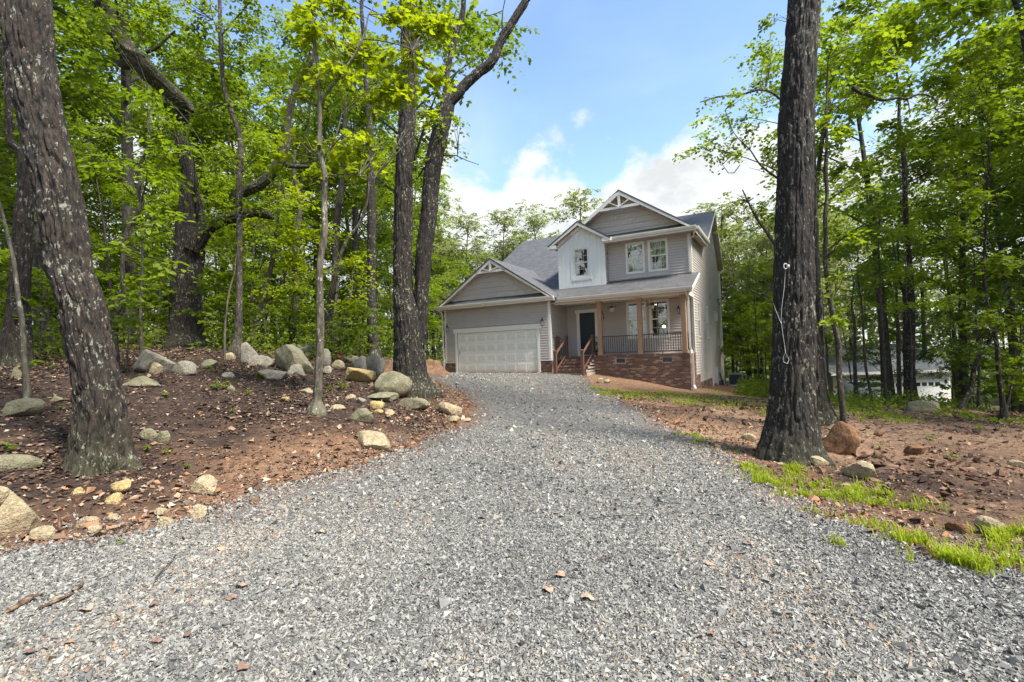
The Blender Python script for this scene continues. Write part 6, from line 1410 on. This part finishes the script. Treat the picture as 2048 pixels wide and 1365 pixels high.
# ---------------------------------------------------------------- things round the house
def local(o, u, v, w): o.parent = None; p = hw(u, v, w); o.location = tuple(p); o.rotation_euler = (0, 0, YAW)
def ac(u, v, lb, s=1.0):
    p = hw(u, v, 0); z = Hs(p[0], p[1]); r_ = thing('air_conditioner', lb, 'air conditioner', (p[0], p[1], z), YAW, 'air conditioners beside the house'); h = .74 * s; w = .36 * s
    MB().box(-w - .08, w + .08, -w - .08, w + .08, -.1, .06).build('concrete_pad', M['conc'], r_)
    MB().box(-w + .02, w - .02, -w + .02, w - .02, .06, h - .04).build('coil_core', M['hvac'], r_)
    gb = MB()
    for k in range(18):
        t = -w + .02 + k * (2 * w - .04) / 17
        for (x0, x1, y0, y1) in ((t - .006, t + .006, -w - .004, -w + .02), (t - .006, t + .006, w - .02, w + .004), (-w - .004, -w + .02, t - .006, t + .006), (w - .02, w + .004, t - .006, t + .006)): pass
        gb.box(t - .007, t + .007, -w - .006, -w + .02, .10, h - .06).box(-w - .006, -w + .02, t - .007, t + .007, .10, h - .06).box(w - .02, w + .006, t - .007, t + .007, .10, h - .06)
    gb.build('grille', M['darkmetal'], r_, kind='stuff')
    MB().box(-w - .012, w + .012, -w - .012, w + .012, h - .05, h).box(-w - .01, w + .01, -w - .01, w + .01, .055, .10).build('casing', M['greymetal'], r_)
    MB().lathe([(.001, h + .02), (.10, h + .02), (.28, h + .005), (.28, h)], (0, 0, 0), 16).build('fan_guard', M['darkmetal'], r_)
    for sx in (-1, 1):
        for sy in (-1, 1): MB().box(sx * w - .02, sx * w + .02, sy * w - .02, sy * w + .02, .06, h - .04).build('corner_post', M['greymetal'], r_)
ac(12.85, 10.7, 'front air conditioning unit on a pad by the rear corner of the house'); ac(12.95, 12.2, 'rear air conditioning unit just behind the front one')
def basket(u, v, w, lb):
    p = hw(u, v, w); r_ = thing('hanging_basket', lb, 'hanging basket', tuple(p), YAW, 'hanging baskets on the porch')
    MB().lathe([(.001, -.16), (.09, -.16), (.14, .0), (.15, .01), (.13, .01)], (0, 0, 0), 16).build('pot', M['pot'], r_, True)
    top = 3.36 - w; MB().tube([(0, 0, top - .12), (0, 0, top)], .005, 5).tube([(.14, 0, 0), (0, 0, top - .12)], .004, 4).tube([(-.07, .12, 0), (0, 0, top - .12)], .004, 4).tube([(-.07, -.12, 0), (0, 0, top - .12)], .004, 4).build('hanger', M['blackmetal'], r_)
    V, Fa, t = crown_np([(np.array([0, 0, .08]), (.26, .24, .14))], .05, 'oval', int(u * 100), 2.2, 6, .12); link('foliage', mesh_np('foliage', V, [Fa], M['leaf_deep'], False, {'tone': t}), r_)
    V, Fa, t = crown_np([(np.array([0.03, 0, .12]), (.22, .2, .10))], .035, 'oval', int(u * 90), .5, 3, .1); link('flowers', mesh_np('flowers', V, [Fa], M['flower'], False, {'tone': t}), r_)
basket(8.35, 1.15, 2.98, 'hanging flower basket between the front door and the first big window'); basket(10.25, 1.15, 2.98, 'hanging flower basket in front of the right porch window')
# flower pot by the door
p = hw(7.35, 1.7, .742); r_ = thing('potted_plant', 'small potted plant beside the navy front door', 'potted plant', tuple(p), YAW)
MB().lathe([(.001, 0), (.10, 0), (.14, .26), (.12, .26), (.11, .22)], (0, 0, 0), 14).build('pot', M['darkmetal'], r_, True)
V, Fa, t = crown_np([(np.array([0, 0, .52]), (.17, .17, .28))], .07, 'oval', 77, 1.8, 6, .15); link('foliage', mesh_np('foliage', V, [Fa], M['leaf_deep'], False, {'tone': t}), r_)
# white cord with a small round holder on the massive trunk
def bark_pt(px, py, rad_extra=0.0): return at(px, py, 7.2 - wid(1588, 84, 7.2) / 2 - .045 - rad_extra)
pc = bark_pt(1571, 533); root = thing('white_rope', 'white cord with end loop hanging from a round white holder on the massive trunk', 'cord', tuple(pc))
def cordpts(L): return [bark_pt(x, y) - pc for x, y in L]
MB().tube(cordpts([(1571, 540), (1570, 556), (1568, 580), (1564, 610), (1562, 640), (1565, 665), (1569, 690), (1571, 706)]), .0034, 6).build('cord', M['rope'], root, True)
MB().tube(cordpts([(1571, 706), (1578, 720), (1575, 728), (1567, 724), (1566, 716), (1571, 706)]), .0045, 6).tube(cordpts([(1547, 607), (1552, 622), (1559, 640), (1563, 648)]), .004, 6).build('loop', M['rope'], root, True)
rg = MB(); a = np.linspace(0, 2 * math.pi, 15); rg.tube([(.026 * math.cos(q), 0, .038 * math.sin(q)) for q in a], .008, 6); rg.box(.022, .05, -.015, .015, -.025, .02); rg.build('holder', M['rope'], root, True)
# white tank
p = at(1698, 797, 30); zt = Hs(p[0], p[1]); hh = 1.5 + (691 - 766) * 30 / F - zt; rr = wid(1698, 20, 30) / 2
r_ = thing('storage_tank', 'upright white tank with domed top beyond the trees on the right', 'tank', (p[0], p[1], zt)); MB().lathe([(rr, 0), (rr, hh * .86), (rr * .92, hh * .93), (rr * .6, hh * .98), (.001, hh)], (0, 0, 0), 24).build('body', M['tank'], r_, True); MB().lathe([(.06, hh - .02), (.06, hh + .05), (.001, hh + .06)], (0, 0, 0), 8).build('cap', M['greymetal'], r_); MB().lathe([(rr + .008, hh * .5), (rr + .008, hh * .53), (rr, hh * .54)], (0, 0, 0), 24).build('band', M['tank'], r_)
# the house next door
D2 = 45.0; c0 = at(1890, 808, D2); zb = c0[2]; x0 = at(1668, 800, D2)[0]; x1 = at(1903, 800, D2)[0]; y0 = D2
nh = thing('neighbor_house', 'low pale house with grey roof and white garage door beyond the right trees', 'house', (x0, y0, zb)); Wd = x1 - x0
zf = lambda py: 1.5 + (713 - (1800 - 1024) * math.tan(math.radians(1.8)) - py) * D2 / F - zb
xf = lambda px: at(px, 780, D2)[0] - x0
ev = zf(744); wl_ = MB().box(0, Wd, 0, 9, -1.5, ev).build('wall', M['siding'], nh)
for k in range(int(ev / .2)): MB().box(xf(1885), Wd - .05, -.02, 0, .1 + k * .2, .1 + k * .2 + .19).build('siding_board', M['trim'], wl_)
g0, g1, gt = xf(1774), xf(1884), zf(764)
gd2 = MB().box(g0, g1, -.06, -.02, 0, gt).build('garage_door', M['tank'], nh)
for r2 in range(4): MB().box(g0 + .02, g1 - .02, -.075, -.06, .03 + r2 * gt / 4, gt / 4 * (r2 + 1) - .02).build('door_section', M['tank'], gd2)
for c in range(8): MB().box(g0 + .15 + c * (g1 - g0 - .2) / 8, g0 + .15 + (c + .72) * (g1 - g0 - .2) / 8, -.085, -.07, gt * .80, gt * .95).build('door_window', M['carglass'], gd2)
MB().box(g0 - .15, g0, -.06, 0, 0, gt + .15).box(g1, g1 + .15, -.06, 0, 0, gt + .15).box(g0, g1, -.06, 0, gt, gt + .15).build('garage_door_trim', M['tank'], nh)
rfm = MB(); rt2 = zf(690); rfm.prism([(-.5, -.5, ev), (Wd + .4, -.5, ev), (Wd + .4, 4.5, rt2), (-.5, 4.5, rt2)], (0, 0, .12)); rfm.prism([(-.5, 9.5, ev), (-.5, 4.5, rt2), (Wd + .4, 4.5, rt2), (Wd + .4, 9.5, ev)], (0, 0, .12)); rfo = rfm.build('roof', plain('grey_roof', (.13, .14, .16), .8, .1), nh)
MB().box(-.5, Wd + .4, -.56, -.5, ev - .12, ev + .12).build('gutter', M['trim'], nh)
MB().prism([(0, 0, ev), (0, 9, ev), (0, 4.5, rt2)], (.1, 0, 0)).prism([(Wd - .1, 0, ev), (Wd - .1, 9, ev), (Wd - .1, 4.5, rt2)], (.1, 0, 0)).build('gable_wall', M['siding'], nh)
for k in (xf(1712),): wf = MB().box(k - .5, k + .5, -.05, 0, 1.0, 2.2).build('window', M['tank'], nh); MB().box(k - .42, k + .42, -.07, -.05, 1.08, 2.12).build('pane', M['carglass'], wf)
lm = MB().box(xf(1892) - .08, xf(1892) + .08, -.1, 0, gt - .2, gt + .1).build('wall_lantern', M['blackmetal'], nh)
# parked car, mostly behind stems
p = at(1727, 797, 39); zc = Hs(p[0], p[1]); car = thing('parked_car', 'pale parked car half hidden behind slim stems near the white tank', 'car', (p[0], p[1], zc), .5)
cb = MB(); prof = [(-2.1, .35), (-2.15, .75), (-1.9, .95), (-1.2, 1.02), (-.6, 1.42), (.7, 1.45), (1.5, 1.05), (2.1, .98), (2.2, .6), (2.15, .35)]; cb.prism([(x, -.85, z) for x, z in prof], (0, 1.7, 0)); cb.build('body', M['carpaint'], car)
MB().prism([(-1.05, -.86, 1.04), (-.58, -.86, 1.36), (.64, -.86, 1.38), (1.3, -.86, 1.06)], (0, -.012, 0)).prism([(-1.18, -.7, 1.05), (-.63, -.7, 1.39), (-.63, .7, 1.39), (-1.18, .7, 1.05)], (-.02, 0, .015)).prism([(1.45, -.7, 1.09), (.75, -.7, 1.44), (.75, .7, 1.44), (1.45, .7, 1.09)], (.02, 0, .015)).build('window_glass', M['carglass'], car)
for x in (-1.35, 1.35):
    for y in (-.8, .8):
        w_ = MB(); a = np.linspace(0, 2 * math.pi, 17)[:-1]; w_.prism([(x + .33 * math.cos(q), y - .1, .33 + .33 * math.sin(q)) for q in a], (0, .2, 0)); wo = w_.build('wheel', M['tyre'], car); MB().prism([(x + .2 * math.cos(q), y - .11, .33 + .2 * math.sin(q)) for q in a], (0, .22, 0)).build('rim', M['greymetal'], wo)
for y in (-.6, .6): MB().box(-2.18, -2.12, y - .2, y + .2, .68, .84).build('headlight', M['white'], car)
# pink flowers beyond
p = at(1906, 800, 40); r_ = thing('flowering_bush', 'small bush with pink flowers right of the white garage', 'bush', (p[0], p[1], Hs(p[0], p[1]))); V, Fa, t = crown_np([(np.array([0, 0, .35]), (.5, .4, .4))], .09, 'quad', 5, 1.3, 6, .2); link('foliage', mesh_np('foliage', V, [Fa], M['leaf_mid'], False, {'tone': t}), r_); V, Fa, t = crown_np([(np.array([0, -.1, .5]), (.45, .3, .3))], .08, 'quad', 6, .8, 5, .2); link('flowers', mesh_np('flowers', V, [Fa], M['flower'], False, {'tone': t}), r_)
# heap of red dirt left of the garage, and black soil beside the leaning oak
def mound(name, px, py, wpx, hpx, matn, lb, attr):
    p = ground_at(px, py); w = wid(px, wpx, p[1]) / 2; hh = hpx * p[1] / F; n = 40; a = np.linspace(-1, 1, n); X, Y = np.meshgrid(a * w * 1.2, a * w * .9); R2 = (X / w) ** 2 + (Y / (w * .75)) ** 2
    Z = hh * np.exp(-R2 * 2.2) * (1 + (fbm(np.stack([X * 3 / w, Y * 3 / w, X * 0], -1), 4, 4) - .5) * 1.2); wx = p[0] + X; wy = p[1] + w * .5 + Y; Z = H(wx, wy) + Z - .12 * hh * (R2 > .9) - .03; I = np.arange(n * n).reshape(n, n)
    Q = np.stack([I[:-1, :-1], I[:-1, 1:], I[1:, 1:], I[1:, :-1]], -1).reshape(-1, 4); tag(link(name, mesh_np(name, np.stack([wx, wy, Z], -1).reshape(-1, 3), [Q], M[matn], True, {'clay': np.full(n * n, attr), 'pale': np.zeros(n * n), 'green': np.zeros(n * n)})), lb, 'mound', kind='structure')
mound('dirt_mound', 862, 748, 90, 26, 'ground', 'heap of red dirt', 1.0)
mound('dirt_mound', 778, 745, 60, 22, 'ground', 'heap of red dirt', 1.0)

# ---------------------------------------------------------------- labels by place for the trees that look alike
ORD = ['nearest', 'second nearest', 'third nearest', 'fourth nearest', 'fifth nearest', 'sixth nearest', 'seventh nearest', 'eighth nearest', 'ninth nearest', 'tenth nearest', 'eleventh nearest', 'twelfth nearest', 'thirteenth nearest', 'fourteenth nearest', 'fifteenth nearest', 'sixteenth nearest', 'seventeenth nearest', 'eighteenth nearest', 'nineteenth nearest', 'twentieth nearest', 'farthest']
MARKS = [(-400, 'left of the gnarled left edge trunk'), (95, 'behind the leaning foreground oak'), (215, 'behind the crooked dark sapling'), (330, 'behind the broken old oak'), (430, 'behind the wavy slender tree'), (520, 'behind the grey boulder heap'), (610, 'behind the young maple'), (700, 'behind the tall straight trunk'), (785, 'behind the twin-stemmed oak'),
         (860, 'beyond the garage end of the house'), (1000, 'beyond the garage gable'), (1120, 'beyond the white dormer'), (1230, 'beyond the tall front gable'), (1400, 'beyond the right end of the house'), (1470, 'behind the air conditioners'), (1540, 'behind the massive right trunk'), (1660, 'behind the slim leaning maple'), (1730, 'behind the thin stems by the tank'), (1800, 'behind the large dark trunk'), (1880, 'behind the white garage end'), (1950, 'behind the strongly leaning trunk'), (2030, 'past the right edge trunk')]
KN = {'forest_tree': 'tall leafy tree', 'seedling': 'low green seedling', 'understory_tree': 'low leafy tree', 'shrub': 'green shrub', 'woodland_tree': 'pale green tree'}
bins = {}
for o in scene.objects:
    k = o.name.split('.')[0]
    if k in KN and o.type == 'EMPTY' and 'photographer' not in o['label']:
        q = np.array(o.location) - CAM; px = 1024 + F * (q @ _r) / (q @ _f); mk = [t for x, t in MARKS if px >= x] or [MARKS[0][1]]
        bins.setdefault((k, mk[-1]), []).append((float(np.linalg.norm(q)), o.name))
for (k, mk), L_ in bins.items():
    for i, (dd, nm) in enumerate(sorted(L_)): scene.objects[nm]['label'] = '%s %s of its kind %s' % (ORD[min(i, len(ORD) - 1)], KN[k], mk.replace('behind', 'in line with').replace('strongly ', '').replace('thin ', '') if k == 'seedling' else mk)
